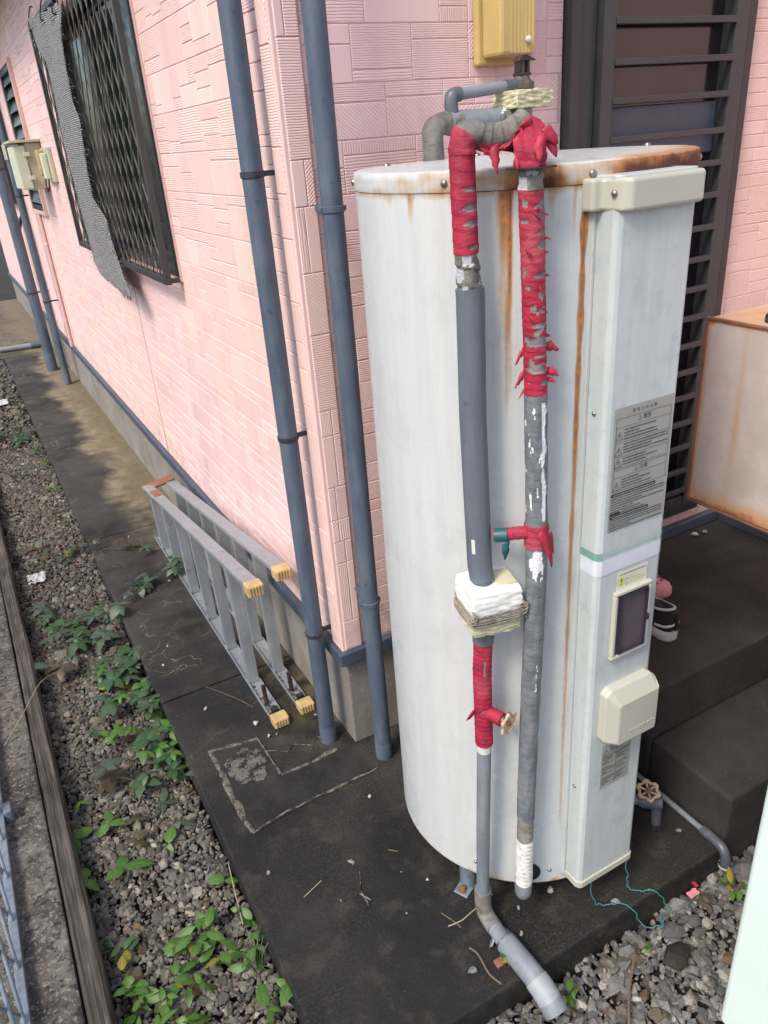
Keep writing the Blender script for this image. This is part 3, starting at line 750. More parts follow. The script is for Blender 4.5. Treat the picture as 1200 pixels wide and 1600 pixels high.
# ================================================================== DOWNPIPES
def downpipe(x, y, r, z1, clamps, label, wall, z0=0.0, sleeve=.06, cm='clamp'):
    t = thing('drain_pipe', label, 'pipe', (x, y, z0), 'grey-blue drain pipes on the house')
    obj('pipe', MB().tube([(x, y, z0), (x, y, z1)], r, 24), M['downpipe'], t, smooth=True)
    obj('sleeve', MB().lathe([(r+.0012, 0), (r+.0012, sleeve), (r+.0002, sleeve+.003)], (x, y, z0+.0005), 24, caps=False), M['downpipe'], t, smooth=True)
    for zc in clamps:
        c = obj('clamp', MB().lathe([(r+.0005, -.0075), (r+.003, -.006), (r+.003, .006), (r+.0005, .0075)], (x, y, zc), 24, caps=False), M[cm], t, smooth=True)
        d = Vector(wall)
        a = Vector((x, y, zc))+d*(r-.002); b = a+d*(abs((x if abs(d.x) > .5 else y))-r+.004)
        obj('bracket', MB().box((min(a.x, b.x)-.004, min(a.y, b.y)-.004, zc-.006), (max(a.x, b.x)+.004, max(a.y, b.y)+.004, zc+.006)), M[cm], c)
        sd = Vector((-d.y, d.x, 0))
        for sg in (-1, 1):
            q = Vector((x, y, zc))+sd*sg*(r+.001)
            obj('clamp_lug', MB().box((q.x-.006, q.y-.006, zc-.005), (q.x+.006, q.y+.006, zc+.005)), M[cm], c, bevel=.001)
    return t
downpipe(-.061, .068, .026, 2.76, (1.719, 1.068, .43), 'blue-grey drain pipe just left of the house corner, beside the ladder', (1, 0, 0))
downpipe(.057, -.098, .0255, 2.76, (1.638, .585), 'blue-grey drain pipe between the house corner and the tank', (0, 1, 0), cm='downpipe')
downpipe(-.14, 6.05, .046, 2.76, (1.75, .72), 'thick drain pipe farthest along the side wall', (1, 0, 0), sleeve=.16)
downpipe(-.095, 5.41, .029, 2.76, (1.55, .72), 'thin drain pipe below the meter box on the side wall', (1, 0, 0), sleeve=.1)
t = thing('wall_conduit', 'narrow grey conduit with black cable behind the far thick drain pipe', 'conduit', (-.05, 7.2, 0))
obj('pipe', MB().tube(smooth_path([(-.01, 6.9, 1.30), (-.06, 6.92, 1.28), (-.075, 6.95, 1.18), (-.075, 6.97, .6), (-.08, 7.0, .02)]), .022, 12), M['pvc'], t, smooth=True)
obj('cable', MB().tube(smooth_path([(-.012, 6.3, 1.42), (-.07, 6.5, 1.22), (-.11, 6.85, .9), (-.11, 6.95, .45), (-.10, 7.0, .10)]), .013, 8), M['black'], t, smooth=True)
for z in (.25, .95): obj('collar', MB().lathe([(.026, -.03), (.026, .03)], (-.0765, 6.968, z), 12, caps=False), M['elbow'], t, smooth=True)
t = thing('floor_pipe', 'grey pipe lying across the far end of the path', 'pipe', (-.3, 7.3, 0))
obj('pipe', MB().tube([(-.9, 7.32, .033), (-.1, 7.2, .033)], .03, 14), M['pvc'], t, smooth=True)
obj('coupling', MB().tube([(-.2, 7.215, .035), (-.09, 7.199, .035)], .034, 14), M['elbow'], t, smooth=True)
t = thing('pink_conduit', 'slim pink conduit running down the side wall under the louvre window', 'conduit', (-.02, 5.12, .34))
obj('pipe', MB().tube([(-.016, 5.12, ZT+.04), (-.016, 5.12, 1.44)], .015, 10), M['pinkpipe'], t, smooth=True)
for z in (.6, 1.2): obj('strap', MB().lathe([(.0175, -.01), (.0175, .01)], (-.016, 5.12, z), 10, caps=False), M['corner'], t, smooth=True)

# ================================================================== METER BOXES ON SIDE WALL
t = thing('meter_box', 'beige electric meter box with pale hinged lid on the side wall', 'meter box', (-.08, 4.35, 1.62))
obj('body', MB().box((-.10, 4.15, 1.62), (.0, 4.5, 1.90)), M['meter'], t, bevel=.006)
obj('lid', MB().box((-.175, 4.14, 1.625), (-.101, 4.51, 1.885)), M['meter_pale'], t, bevel=.008)
obj('rain_hood', MB().box((-.19, 4.12, 1.901), (.0, 4.53, 1.918)), M['meter'], t, bevel=.003)
for z in (1.68, 1.82): obj('latch', MB().box((-.12, 4.128, z), (-.08, 4.1395, z+.025)), M['meter_pale'], t, bevel=.002)
t = thing('junction_box', 'small grey junction box above the beige meter box', 'box', (-.1, 4.7, 1.85))
obj('body', MB().box((-.17, 4.62, 1.80), (.0, 4.80, 1.92)), M['pvc'], t, bevel=.006); obj('lid', MB().box((-.18, 4.61, 1.81), (-.171, 4.81, 1.91)), M['ivory'], t, bevel=.003)
obj('gland', MB().tube([(-.09, 4.7, 1.76), (-.09, 4.7, 1.80)], .02, 10), M['elbow'], t, smooth=True)
t = thing('wall_plate', 'beige wall plate with two slim plastic holders beside the meter box', 'wall plate', (-.02, 3.9, 1.66))
obj('plate', MB().box((-.022, 3.72, 1.66), (.0, 4.06, 1.86)), M['meter'], t, bevel=.004)
obj('yellow_holder', MB().box((-.065, 3.94, 1.70), (-.023, 3.99, 1.85)), M['yellow_foot'], t, bevel=.01)
obj('white_holder', MB().box((-.06, 3.80, 1.68), (-.023, 3.85, 1.83)), M['meter_pale'], t, bevel=.008)
obj('lead', MB().tube(smooth_path([(-.04, 3.96, 1.70), (-.05, 3.95, 1.63), (-.05, 3.9, 1.61), (-.045, 3.83, 1.64), (-.04, 3.82, 1.68)]), .005, 8), M['black'], t, smooth=True)

# ================================================================== SHADE NET
nz, nu = 70, 26; L = [(2.387, 2.837), (2.272, 2.763), (2.199, 2.600), (2.109, 2.60), (1.838, 2.64), (1.573, 2.622), (1.391, 2.578), (1.30, 2.55), (1.245, 2.30), (1.225, 1.90)]
Rr = [(2.331, 1.936), (2.225, 2.036), (2.116, 2.081), (1.998, 2.098), (1.923, 2.046), (1.722, 2.137), (1.615, 2.152), (1.527, 1.987), (1.434, 1.966), (1.384, 1.91), (1.24, 1.716)]
def prof(tab, z):
    zs = [a for a, b in tab][::-1]; ys = [b for a, b in tab][::-1]; return float(np.interp(z, zs, ys))
mb = MB(); vs = []
for i in range(nz+1):
    f = i/nz
    for j in range(nu+1):
        gq = j/nu
        ztop = 2.40-.07*(1-gq); zbot = 1.225+.03*no(j*.7, 3)
        z = ztop+(zbot-ztop)*f; yl, yr = prof(L, z), prof(Rr, z)
        y = yr+(yl-yr)*gq+.006*no(z*40, j, 2)
        x = -.078+.004*sin(y*11+z*3)+.008*no(y*5, z*2.2)-.02*max(0, 1.35-z)*3+(.012*sin(gq*19) if f < .04 else 0)
        vs.append((x, y, z))
mb.add(vs, [(i*(nu+1)+j, i*(nu+1)+j+1, (i+1)*(nu+1)+j+1, (i+1)*(nu+1)+j) for i in range(nz) for j in range(nu)])
t = thing('shade_net', 'torn silver-grey shade net hanging over the big grilled window', 'shade net', (-.08, 2.3, 1.23))
o = obj('net', mb, M['shade'], t, smooth=True); sm = o.modifiers.new('thick', 'SOLIDIFY'); sm.thickness = .004
mb = MB()
for k in range(420):                                   # loose fibres on the ragged edges
    z = rnd.uniform(1.23, 2.38); side = rnd.random() < .6
    y = prof(Rr, z) if side else prof(L, z); sg = -1 if side else 1
    ln = rnd.uniform(.008, .035); x = -.078+rnd.uniform(-.01, .01)
    a = Vector((x, y-sg*.01, z)); b = Vector((x+rnd.uniform(-.01, .01), y+sg*ln, z-rnd.uniform(-.003, .02)))
    mb.add([a, a+Vector((0, 0, .003)), b+Vector((0, 0, .001)), b], [(0, 1, 2, 3)])
struct(obj('loose_fibres', mb, M['shade'], t), 'stuff')
for k, gq in enumerate((.12, .5, .93)):
    y = 1.96+.88*gq; z = 2.335+.06*gq
    obj('hook', MB().tube(smooth_path([(-.055, y, z+.05), (-.07, y, z+.045), (-.09, y, z-.02), (-.07, y, z-.03)]), .003, 6), M['black'], t, smooth=True)

# ================================================================== YELLOW COVER ON FRONT WALL
t = thing('yellow_cover', 'yellow plastic pipe cover on the front wall above the tank', 'cover', (.55, -.05, 1.915))
obj('back_plate', MB().box((.517, -.022, 1.912), (.64, .0, 2.34)), M['yellow_box'], t, bevel=.006)
obj('cover', MB().box((.528, -.10, 1.926), (.632, -.0225, 2.33)), M['yellow_box'], t, bevel=.008)
for k in range(7): obj('rib', MB().box((.556+.0105*k, -.1009, 1.93), (.5625+.0105*k, -.0985, 2.325)), M['yellow_box'], t, bevel=.0005)
obj('screw', MB().lathe([(.0075, 0), (.0075, -.006), (.004, -.009)], (.604, -.1028, 1.957), 14, 'y'), M['shoe_white'], t, smooth=True)

# ================================================================== HOT WATER TANK
TX, TY, TR = .274, -.497, .319
tank = thing('water_heater', 'tall white cylindrical water heater with rust streaks and a service box', 'water heater', (TX, TY, 0))
def arc(x, y): return atan2(y-TY, x-TX)
def cylp(th, r, z): return (TX+r*cos(th), TY+r*sin(th), z)
# body with rust drawn as runs below the lid seam
nt, nzv = 300, 150; z0, z1 = .10, 1.688
vs = []; ru = []; ar = []
streaks = [(-2.315, .055, 1.70, 1.47, .80), (-2.285, .020, 1.70, 1.36, 1.0), (-2.352, .010, 1.69, 1.05, .72), (-2.307, .007, 1.69, .95, .85), (-2.274, .007, 1.69, 1.15, .75), (-2.290, .0045, 1.2, .18, .42), (-2.33, .004, 1.3, .9, .4), (-2.20, .006, 1.69, 1.2, .3),
           (-2.84, .035, 1.70, 1.64, .85), (-3.0, .05, 1.70, 1.665, .6), (-2.6, .03, 1.69, 1.65, .4), (-1.97, .02, 1.69, 1.58, .5), (-2.08, .03, 1.695, 1.63, .6), (-2.45, .004, 1.69, 1.3, .22), (-2.70, .003, 1.6, 1.0, .15)]
for i in range(nzv+1):
    z = z0+(z1-z0)*i/nzv
    for k in range(nt):
        th = -pi+2*pi*k/nt; r_ = 0
        for (tc, wd, za, zb, amp) in streaks:
            if zb-.02 < z <= za+.02:
                q = max(0, (za-z)/(za-zb)); wdl = wd*(1-.55*q)*(1+.35*no(z*5, tc*9)); dth = abs((th-tc-.008*no(z*3, tc)+pi) % (2*pi)-pi)
                r_ = max(r_, amp*max(0, 1-(dth/max(wdl, 1e-3))**2)*(1-.75*q**1.3))
        seam = z1-z
        r_ = max(r_, max(0, 1-seam/(.012+.012*abs(no(th*11, 1))))*(.55+.5*no(th*7, 3)))
        if z < .13: r_ = max(r_, (1-(z-z0)/.018)*(.25+.8*no(th*9, 7)))
        vs.append(cylp(th, TR, z)); ru.append(min(1.2, max(0, r_))); ar.append(th*TR*(1 if th < 3.1 else 1))
mb = MB().add(vs, [(i*nt+k, i*nt+(k+1) % nt, (i+1)*nt+(k+1) % nt, (i+1)*nt+k) for i in range(nzv) for k in range(nt)])
mb.f.append(tuple(range(nt-1, -1, -1)))
mb.at = {'rust': ('POINT', 'FLOAT', ru), 'arc': ('POINT', 'FLOAT', ar)}
body = obj('body', mb, M['tank'], tank, smooth=True)
obj('base_ring', MB().lathe([(TR-.012, 0), (TR-.012, .02)], (TX, TY, .082), 64), M['rustcap'], tank, smooth=True)
# lid
LP = [(TR+.0012, 1.689, 0), (TR+.002, 1.692, 0), (TR+.002, 1.70, 0), (TR+.002, 1.708, 0), (TR+.002, 1.714, 0), (TR+.0005, 1.7185, 0), (TR-.004, 1.721, 1), (TR-.02, 1.7215, 1), (.22, 1.724, 1), (.10, 1.7275, 1), (.004, 1.729, 1)]
nt = 220; vs = []; ru = []; ar = []
for (r_, z, top) in LP:
    for k in range(nt):
        th = -pi+2*pi*k/nt; vs.append(cylp(th, r_, z)); v = 0
        f = (1.7185-z)/.03
        h = np.interp(th, [-pi, -2.9, -2.35, -2.2, -2.1, -1.98, -1.80, -1.70, -1.6, -.6, -.45, -.35, .2, pi], [.15, .3, .45, .95, 1.0, .35, .5, 1.0, 1.12, 1.15, .7, 1.0, .2, .1])
        if not top: v = h*(.75+.45*f)+.3*no(th*9, z*60)
        elif r_ > TR-.03: v = max(0, h-.62)*1.2
        elif r_ > .2: v = max(0, h-1.05)*1.5
        ru.append(max(0, min(1.25, v))); ar.append(th*TR)
N = len(LP)
mb = MB().add(vs, [(i*nt+k, i*nt+(k+1) % nt, (i+1)*nt+(k+1) % nt, (i+1)*nt+k) for i in range(N-1) for k in range(nt)]+[tuple((N-1)*nt+k for k in range(nt))])
mb.at = {'rust': ('POINT', 'FLOAT', ru), 'arc': ('POINT', 'FLOAT', ar)}
lid = obj('lid', mb, M['tank'], tank, smooth=True)
def screw(pos, nrm, parent, r=.006, h=.004, mat='steel'):
    nrm = Vector(nrm).normalized(); p = Vector(pos)
    obj('screw', MB().tube([p-nrm*.002, p+nrm*h*.5, p+nrm*h, p+nrm*(h+.001)], [r, r, r*.75, r*.35], 10), M[mat], parent, smooth=True)
for th in (-2.62, -1.885, -.75, .4, 1.6, 2.7): screw(cylp(th, TR+.002, 1.703), (cos(th), sin(th), 0), lid, .0062)
for th, r_ in ((2.3, .27), (1.75, .27), (1.25, .28), (-.2, .28)): screw(cylp(th, r_, 1.7215), (0, 0, 1), lid, .007, .006)
for th in (-2.55, -2.2, -1.98): screw(cylp(th, TR, .142), (cos(th), sin(th), 0), body, .005)
# legs with bolted plates
for th in (-2.68, -.45, .9, 2.3):
    c = Vector(cylp(th, .285, 0)); lg = obj('leg', MB().tube([(c.x, c.y, .004), (c.x, c.y, .10)], .022, 12), M['rustcap'] if th > -2 else M['galv'], tank, smooth=True)
    dv = Vector((cos(th), sin(th), 0)); q = c+dv*.02
    o = obj('foot_plate', MB().box((q.x-.024, q.y-.020, .0), (q.x+.024, q.y+.020, .006), Matrix.Rotation(th, 3, 'Z')), M['galv'], lg, bevel=.002)
    screw((q.x+dv.x*.012, q.y+dv.y*.012, .007), (0, 0, 1), lg, .010, .012, 'rustcap')
# service box
bx = MB(); bx.prism([(.1795, -.79), (.1795, -.846), (.1835, -.8535), (.191, -.857), (.3415, -.857), (.349, -.8535), (.3525, -.846), (.3525, -.79)], .128, 1.70)
sbox = obj('service_box', bx, M['cover'], tank, bevel=.0015)
obj('seam_flange', MB().box((.1725, -.812, .13), (.179, -.7965, 1.66)), M['cover'], sbox, bevel=.001)
obj('box_foot_trim', MB().prism([(.177, -.80), (.177, -.848), (.182, -.857), (.19, -.8605), (.3425, -.8605), (.3505, -.857), (.355, -.848), (.355, -.80)], .122, .142), M['ivory'], sbox, bevel=.002)
cap = MB(); cap.prism([(.158, -.795), (.158, -.822), (.176, -.826), (.181, -.862), (.192, -.873), (.345, -.873), (.356, -.862), (.358, -.80)], 1.648, 1.697)
cap = obj('top_cap', cap, M['ivory'], sbox, bevel=.006, seg=3)
screw((.1785, -.848, 1.675), (-1, -.15, 0), cap, .0055)
for (x, z) in ((.1795, 1.318), (.1795, .435)): screw((x, -.828, z), (-1, 0, 0), sbox, .0045, .003)
# rust run in the seam beside the service box
mb = MB(); vs = []; ru = []; ar = []
for i in range(140):
    z = 1.648-1.35*i/139; w_ = .0068*(1-.6*i/139)*(.8+.5*no(i*.2))
    for sgn, rr in ((-1, 0), (0, 1), (1, 0)):
        th = arc(.166, -.797)+sgn*w_/TR; vs.append(cylp(th, TR+.0012+.0006*rr, z)); ru.append((.86 if rr else .6)*(1-.6*(i/139)**1.4)); ar.append(th*TR)
mb.add(vs, [(i*3+k, i*3+k+1, i*3+4+k, i*3+3+k) for i in range(139) for k in range(2)]); mb.at = {'rust': ('POINT', 'FLOAT', ru), 'arc': ('POINT', 'FLOAT', ar)}
obj('rusted_seam', mb, M['tank'], sbox, smooth=True)
# green and white stripe round the box
for (za, zb, k, i0, i1) in ((1.030, 1.046, 'stripe_green', 0, 3), (1.037, 1.0455, 'stripe_faded', 3, 6), (.996, 1.0295, 'stripe_white', 0, 6)):
    e_ = .0008
    P2 = [(.1795-e_, -.79), (.1795-e_, -.846-e_*.3), (.1835-e_*.7, -.8535-e_*.7), (.191-e_*.3, -.857-e_), (.3415, -.857-e_), (.349, -.8542), (.3532, -.846)][i0:i1+1]
    n_ = len(P2); mb = MB(); mb.add([(p[0], p[1], za) for p in P2]+[(p[0], p[1], zb) for p in P2], [(i, i+1, i+n_+1, i+n_) for i in range(n_-1)]); obj('stripe', mb, M[k], sbox)
FY = -.857
def flat(name, x0, z0_, x1, z1_, d, mat, par):
    return obj(name, MB().box((x0, FY-d, z0_), (x1, FY-d+.0007, z1_)), M[mat], par)
# ---- printed labels
FONT = None
def text(body_, x, z, h, mat, par, d, name='lettering', align='CENTER', rot=0, sx=1., ext=0.):
    cu_ = bpy.data.curves.new('t', 'FONT'); cu_.body = body_; cu_.size = h; cu_.align_x = align; cu_.align_y = 'CENTER'; cu_.resolution_u = 2; cu_.extrude = ext
    o = bpy.data.objects.new('t', cu_); COL.objects.link(o); bpy.context.view_layer.update()
    me_ = bpy.data.meshes.new_from_object(o.evaluated_get(bpy.context.evaluated_depsgraph_get()))
    bpy.data.objects.remove(o); me_.name = name; me_.materials.clear(); me_.materials.append(M[mat])
    c, s_ = cos(rot), sin(rot)
    for v in me_.vertices:
        a, b = v.co.x*sx, v.co.y; v.co = (x+a*c-b*s_, FY-d-v.co.z, z+a*s_+b*c)
    return link(name, me_, par)
def lines(par, x0, x1, z, h, n, mat='ink', d=.0019, seed=0, short=.5):
    """rows of unreadably small print: broken dashes"""
    r_ = random.Random(seed); mb = MB()
    for i in range(n):
        zz = z-i*h; xe = x0+(x1-x0)*(1 if r_.random() > short else r_.uniform(.35, .9)); x = x0
        while x < xe:
            l_ = r_.uniform(.0012, .0045); hh = h*r_.uniform(.30, .42)
            mb.add([(x, FY-d, zz-hh/2), (min(x+l_, xe), FY-d, zz-hh/2), (min(x+l_, xe), FY-d, zz+hh/2), (x, FY-d, zz+hh/2)], [(0, 1, 2, 3)]); x += l_+r_.uniform(.0004, .0012)
    return obj('fine_print', mb, M[mat], par)
def rect(par, x0, z0_, x1, z1_, w_=.0007, d=.0019, name='ruled_box'):
    mb = MB()
    for a in ((x0, z0_, x1, z0_+w_), (x0, z1_-w_, x1, z1_), (x0, z0_+w_, x0+w_, z1_-w_), (x1-w_, z0_+w_, x1, z1_-w_)):
        mb.add([(a[0], FY-d, a[1]), (a[2], FY-d, a[1]), (a[2], FY-d, a[3]), (a[0], FY-d, a[3])], [(0, 1, 2, 3)])
    return obj(name, mb, M['ink'], par)
def tri(par, x, z, h, w_=.0009, d=.0019, name='warning_triangle'):
    mb = MB(); o3 = [(-.56*h, 0), (.56*h, 0), (0, h)]; cx_, cz_ = 0, h*.36
    i3 = [((a-cx_)*(1-w_*3/h)+cx_, (b-cz_)*(1-w_*3/h)+cz_) for a, b in o3]
    mb.add([(x+a, FY-d, z+b) for a, b in o3+i3], [(k, (k+1) % 3, 3+(k+1) % 3, 3+k) for k in range(3)])
    mb.add([(x-w_*.7, FY-d, z+h*.3), (x+w_*.7, FY-d, z+h*.3), (x+w_, FY-d, z+h*.68), (x-w_, FY-d, z+h*.68)], [(0, 1, 2, 3)])
    mb.add([(x-w_*.7, FY-d, z+h*.14), (x+w_*.7, FY-d, z+h*.14), (x+w_*.7, FY-d, z+h*.22), (x-w_*.7, FY-d, z+h*.22)], [(0, 1, 2, 3)])
    return obj(name, mb, M['ink'], par)
lab = flat('caution_label', .1985, 1.087, .3405, 1.328, .0012, 'label', sbox)
text('安 全 上 の 注 意', .269, 1.317, .0080, 'ink', lab, .0019)
rect(lab, .2035, 1.214, .3355, 1.309)
text('警告', .277, 1.301, .0105, 'ink', lab, .0019); tri(lab, .259, 1.2965, .009, .0005)
for zz in (1.292, 1.264, 1.236): obj('rule', MB().box((.204, FY-.0019, zz-.0002), (.335, FY-.0017, zz+.0002)), M['ink'], lab)
for k, zz in enumerate((1.268, 1.239, 1.2165)): tri(lab, .2125, zz, .0165, .0008)
lines(lab, .2235, .318, 1.286, .0058, 4, seed=1); lines(lab, .2235, .332, 1.259, .0055, 4, seed=2); lines(lab, .2235, .31, 1.231, .0055, 3, seed=3)
rect(lab, .2035, 1.168, .3355, 1.211); text('注意', .277, 1.2035, .0105, 'ink', lab, .0019); tri(lab, .259, 1.1995, .009, .0005)
obj('rule', MB().box((.204, FY-.0019, 1.1955), (.335, FY-.0017, 1.1959)), M['ink'], lab)
tri(lab, .2125, 1.171, .0165, .0008); lines(lab, .2235, .33, 1.190, .0055, 4, seed=4)
def pill(x0, x1, z, h):
    pts = [(x0+h/2-h/2*sin(a), z+h/2*cos(a)) for a in np.linspace(0, pi, 8)]+[(x1-h/2+h/2*sin(a), z-h/2*cos(a)) for a in np.linspace(0, pi, 8)]
    mb = MB().add([(p[0], FY-.0018, p[1]) for p in pts], [tuple(range(16))]); q = obj('heading_bar', mb, M['ink'], lab)
    lines(q, x0+h*.8, x1-h*.8, z, h*1.05, 1, 'label', .0024, 9, 0)
pill(.2005, .312, 1.1615, .007); lines(lab, .2015, .336, 1.154, .0052, 8, seed=5)
pill(.2005, .298, 1.1165, .007); lines(lab, .2015, .334, 1.1100, .0050, 5, seed=6)
obj('heading_bar', MB().box((.2005, FY-.0019, 1.1215), (.225, FY-.0017, 1.1255)), M['ink'], lab)
# white sticker with exclamation mark
stk = flat('sticker', .2315, .947, .312, .987, .0016, 'labelwhite', sbox)
mb = MB().add([(.2435+.009*cos(2*pi*k/20), FY-.0019, .9655+.011*sin(2*pi*k/20)) for k in range(20)], [tuple(range(20))]); obj('yellow_spot', mb, M['labelyellow'], stk)
text('!', .2435, .9655, .022, 'ink', stk, .0022); lines(stk, .237, .307, .982, .006, 1, 'inkred', .0021, 3, 0)
lines(stk, .262, .307, .974, .006, 4, 'labelyellow', .0021, 4)
tri(stk, .2575, .967, .006, .0004, .0021)
mb = MB()
for k in range(20):
    a, b = 2*pi*k/20, 2*pi*(k+1)/20
    mb.add([(.2575+r_*cos(q), FY-.0021, .9575+r_*sin(q)) for q, r_ in ((a, .0036), (b, .0036), (b, .0030), (a, .0030))], [(0, 1, 2, 3)])
obj('circle_mark', mb, M['ink'], stk)
# breaker window
bw = MB(); frame4(bw, 'y', FY-.011, FY+.0, .2225, .3215, .787, .948, .0085); bw = obj('breaker_window', bw, M['ivory'], sbox, bevel=.0025)
obj('recess', MB().box((.232, FY-.0030, .7965), (.312, FY-.0015, .9385)), M['smoke_dark'], bw)
obj('breaker', MB().box((.243, FY-.0048, .882), (.283, FY-.0031, .922)), M['smoke_dark'], bw, bevel=.0006)
for a in ((.243, .82, .250, .862), (.272, .82, .279, .862), (.2505, .82, .2715, .828)): obj('breaker', MB().box((a[0], FY-.0048, a[1]), (a[2], FY-.0031, a[3])), M['smoke_dark'], bw)
obj('smoked_door', frame4(MB(), 'y', FY-.0128, FY-.006, .2385, .3115, .7985, .9365, .003), M['smoke_dark'], bw, bevel=.001)
obj('smoked_pane', MB().box((.2315, FY-.0066, .797), (.3115, FY-.0052, .938)), M['smoke'], bw)
obj('catch', MB().box((.311, FY-.0145, .858), (.3165, FY-.008, .872)), M['smoke_dark'], bw, bevel=.001)
# bevelled terminal cover
tc = MB(); x0, x1, za, zb = .2085, .3465, .572, .7175; d1, d2 = .018, .036
A = [(x0+.012, za), (x1-.012, za), (x1, za+.014), (x1, zb-.012), (x1-.014, zb), (x0+.014, zb), (x0, zb-.012), (x0, za+.014)]
B = [(x0+.030, za+.002), (x1-.004, za+.002), (x1-.002, za+.014), (x1-.002, zb-.030), (x1-.006, zb-.035), (x0+.030, zb-.035), (x0+.025, zb-.039), (x0+.025, za+.010)]
vs = [(p[0], FY+.002, p[1]) for p in A]+[(p[0], FY-d1, p[1]) for p in A]+[(p[0], FY-d2, p[1]) for p in B]
tc.add(vs, [tuple(range(16, 24))]+[(i, (i+1) % 8, 8+(i+1) % 8, 8+i) for i in range(8)]+[(8+i, 8+(i+1) % 8, 16+(i+1) % 8, 16+i) for i in range(8)])
tcv = obj('terminal_cover', tc, M['ivory'], sbox, bevel=.004, seg=3)
r_ = random.Random(4)
em = MB()
for k in range(9):
    x = .266+k*.0085
    em.box((x, FY-.0372, .600), (x+.0015, FY-.0358, .600+r_.choice((.006, .008)))); em.box((x+.002, FY-.0372, .600+r_.choice((0., .003, .005))), (x+.0055, FY-.0358, .6015+r_.choice((0., .003, .005))))
obj('embossed_mark', em, M['ivory'], tcv)
lb2 = flat('spec_label', .2255, .4225, .3115, .551, .0012, 'label', sbox)
tri(lb2, .2365, .523, .016, .0008); lines(lb2, .249, .308, .546, .0050, 5, seed=12)
for k, (a, b) in enumerate(((.228, .266), (.270, .309))):
    for q in range(3):
        zt_ = .514-q*.030; lines(lb2, a, b, zt_, .0048, 5, seed=20+k*3+q, short=.8)
obj('rule', MB().box((.2675, FY-.0019, .424), (.2685, FY-.0017, .517)), M['ink'], lb2); obj('rule', MB().box((.2265, FY-.0019, .518), (.3105, FY-.0017, .5187)), M['ink'], lb2)
# drain cock at the tank's right side
t = thing('drain_valve', 'grey drain valve with ivory star handle low at the right of the tank', 'valve', (.56, -.72, 0))
obj('stub', MB().tube([(.42, -.62, .088), (.50, -.685, .083), (.533, -.712, .080)], .014, 14), M['pvc'], t, smooth=True)
obj('body', MB().tube([(.528, -.708, .080), (.542, -.72, .079), (.562, -.736, .077), (.578, -.749, .076)], [.016, .020, .019, .019], 14), M['elbow'], t, smooth=True)
obj('outlet', MB().tube([(.566, -.740, .076), (.570, -.743, .035), (.571, -.744, .0)], [.016, .015, .014], 14), M['elbow'], t, smooth=True)
obj('stem', MB().tube([(.548, -.725, .09), (.545, -.728, .118)], [.013, .008], 12), M['elbow'], t, smooth=True)
def handle(center, axis, r, par, mat='handle'):
    axis = Vector(axis).normalized(); a = Vector((0, 0, 1)) if abs(axis.z) < .8 else Vector((1, 0, 0)); u_ = (a-axis*a.dot(axis)).normalized(); v_ = axis.cross(u_); c = Vector(center)
    ring = [c+(u_*cos(2*pi*k/36)+v_*sin(2*pi*k/36))*r*(1+.12*cos(6*2*pi*k/36)) for k in range(37)]
    mb = MB().tube(ring, [r*.17*(1+.25*cos(6*2*pi*k/36)) for k in range(37)], 8, caps=False)
    for k in range(6):
        th = 2*pi*k/6; mb.tube([c-axis*r*.12, c+(u_*cos(th)+v_*sin(th))*r], r*.11, 6)
    h = obj('star_handle', mb, M[mat], par, smooth=True)
    obj('hub_nut', MB().tube([c-axis*r*.25, c+axis*r*.12, c+axis*r*.2], [r*.3, r*.3, r*.15], 10), M['rustcap'], h, smooth=True)
handle((.544, -.729, .124), (-.18, -.25, .95), .026, t)

# ================================================================== PIPEWORK IN FRONT OF THE TANK
def wrap(path, r, name, mat, parent, pitch=.016, amp=.0009, gaps=(), seed=0, n=26, d=.0022, gapfn=None, rfn=None):
    pts = resample(path, d); N = len(pts); gp = []; wp = []
    def rf(i, th, rr):
        s_ = i*d; ph = (s_+.3*no(s_*9, seed)*pitch)/pitch+th/(2*pi)+.05*no(cos(th), sin(th), s_*20+seed); fr = ph-math.floor(ph)
        g_ = 0.
        for (sc, tc, ls, lt) in gaps:
            dt = abs((th-tc+pi) % (2*pi)-pi); q = max(0, 1-(dt/lt)**2); q = (abs(s_-sc-.15*ls*(dt/lt)) < ls*q) and q > .02
            if q: g_ = 1.
        if gapfn: g_ = max(g_, gapfn(s_, th))
        gp.append(g_); wp.append(fr)
        b = rr if rfn is None else rfn(s_, th, rr)
        return b+(amp*fr if g_ < .5 else -.0012)+.0006*no(cos(th)*2, sin(th)*2, s_*30+seed)
    mb = MB().tube(pts, r, n, True, rf)
    mb.at = {'gap': ('POINT', 'FLOAT', gp), 'wrap': ('POINT', 'FLOAT', wp)}
    return obj(name, mb, M[mat], parent, smooth=True)
def flap(base, d1, d2, parent, curl=.3, mat='redflap', name='tape_shred'):
    b = Vector(base); d1, d2 = Vector(d1), Vector(d2); nrm = d1.cross(d2).normalized(); mb = MB(); vs = []; n = 6
    for i in range(n+1):
        f = i/n; w_ = (1 if f < .6 else max(.1, 1-(f-.6)*2.1))*(1+.5*no(i*1.7, b.x*90, b.z*70)); c = b+d1*f+nrm*curl*d1.length*(f*f)+Vector((0, 0, -1))*d1.length*.45*f*f+d2*.3*no(f*2.5, b.x*60, b.z*50)*f
        vs += [c-d2*w_*.5, c+d2*w_*.5]
    mb.add(vs, [(2*i, 2*i+2, 2*i+3, 2*i+1) for i in range(n)])
    o = obj(name, mb, M[mat], parent, smooth=True); sm_ = o.modifiers.new('thick', 'SOLIDIFY'); sm_.thickness = .0004; return o
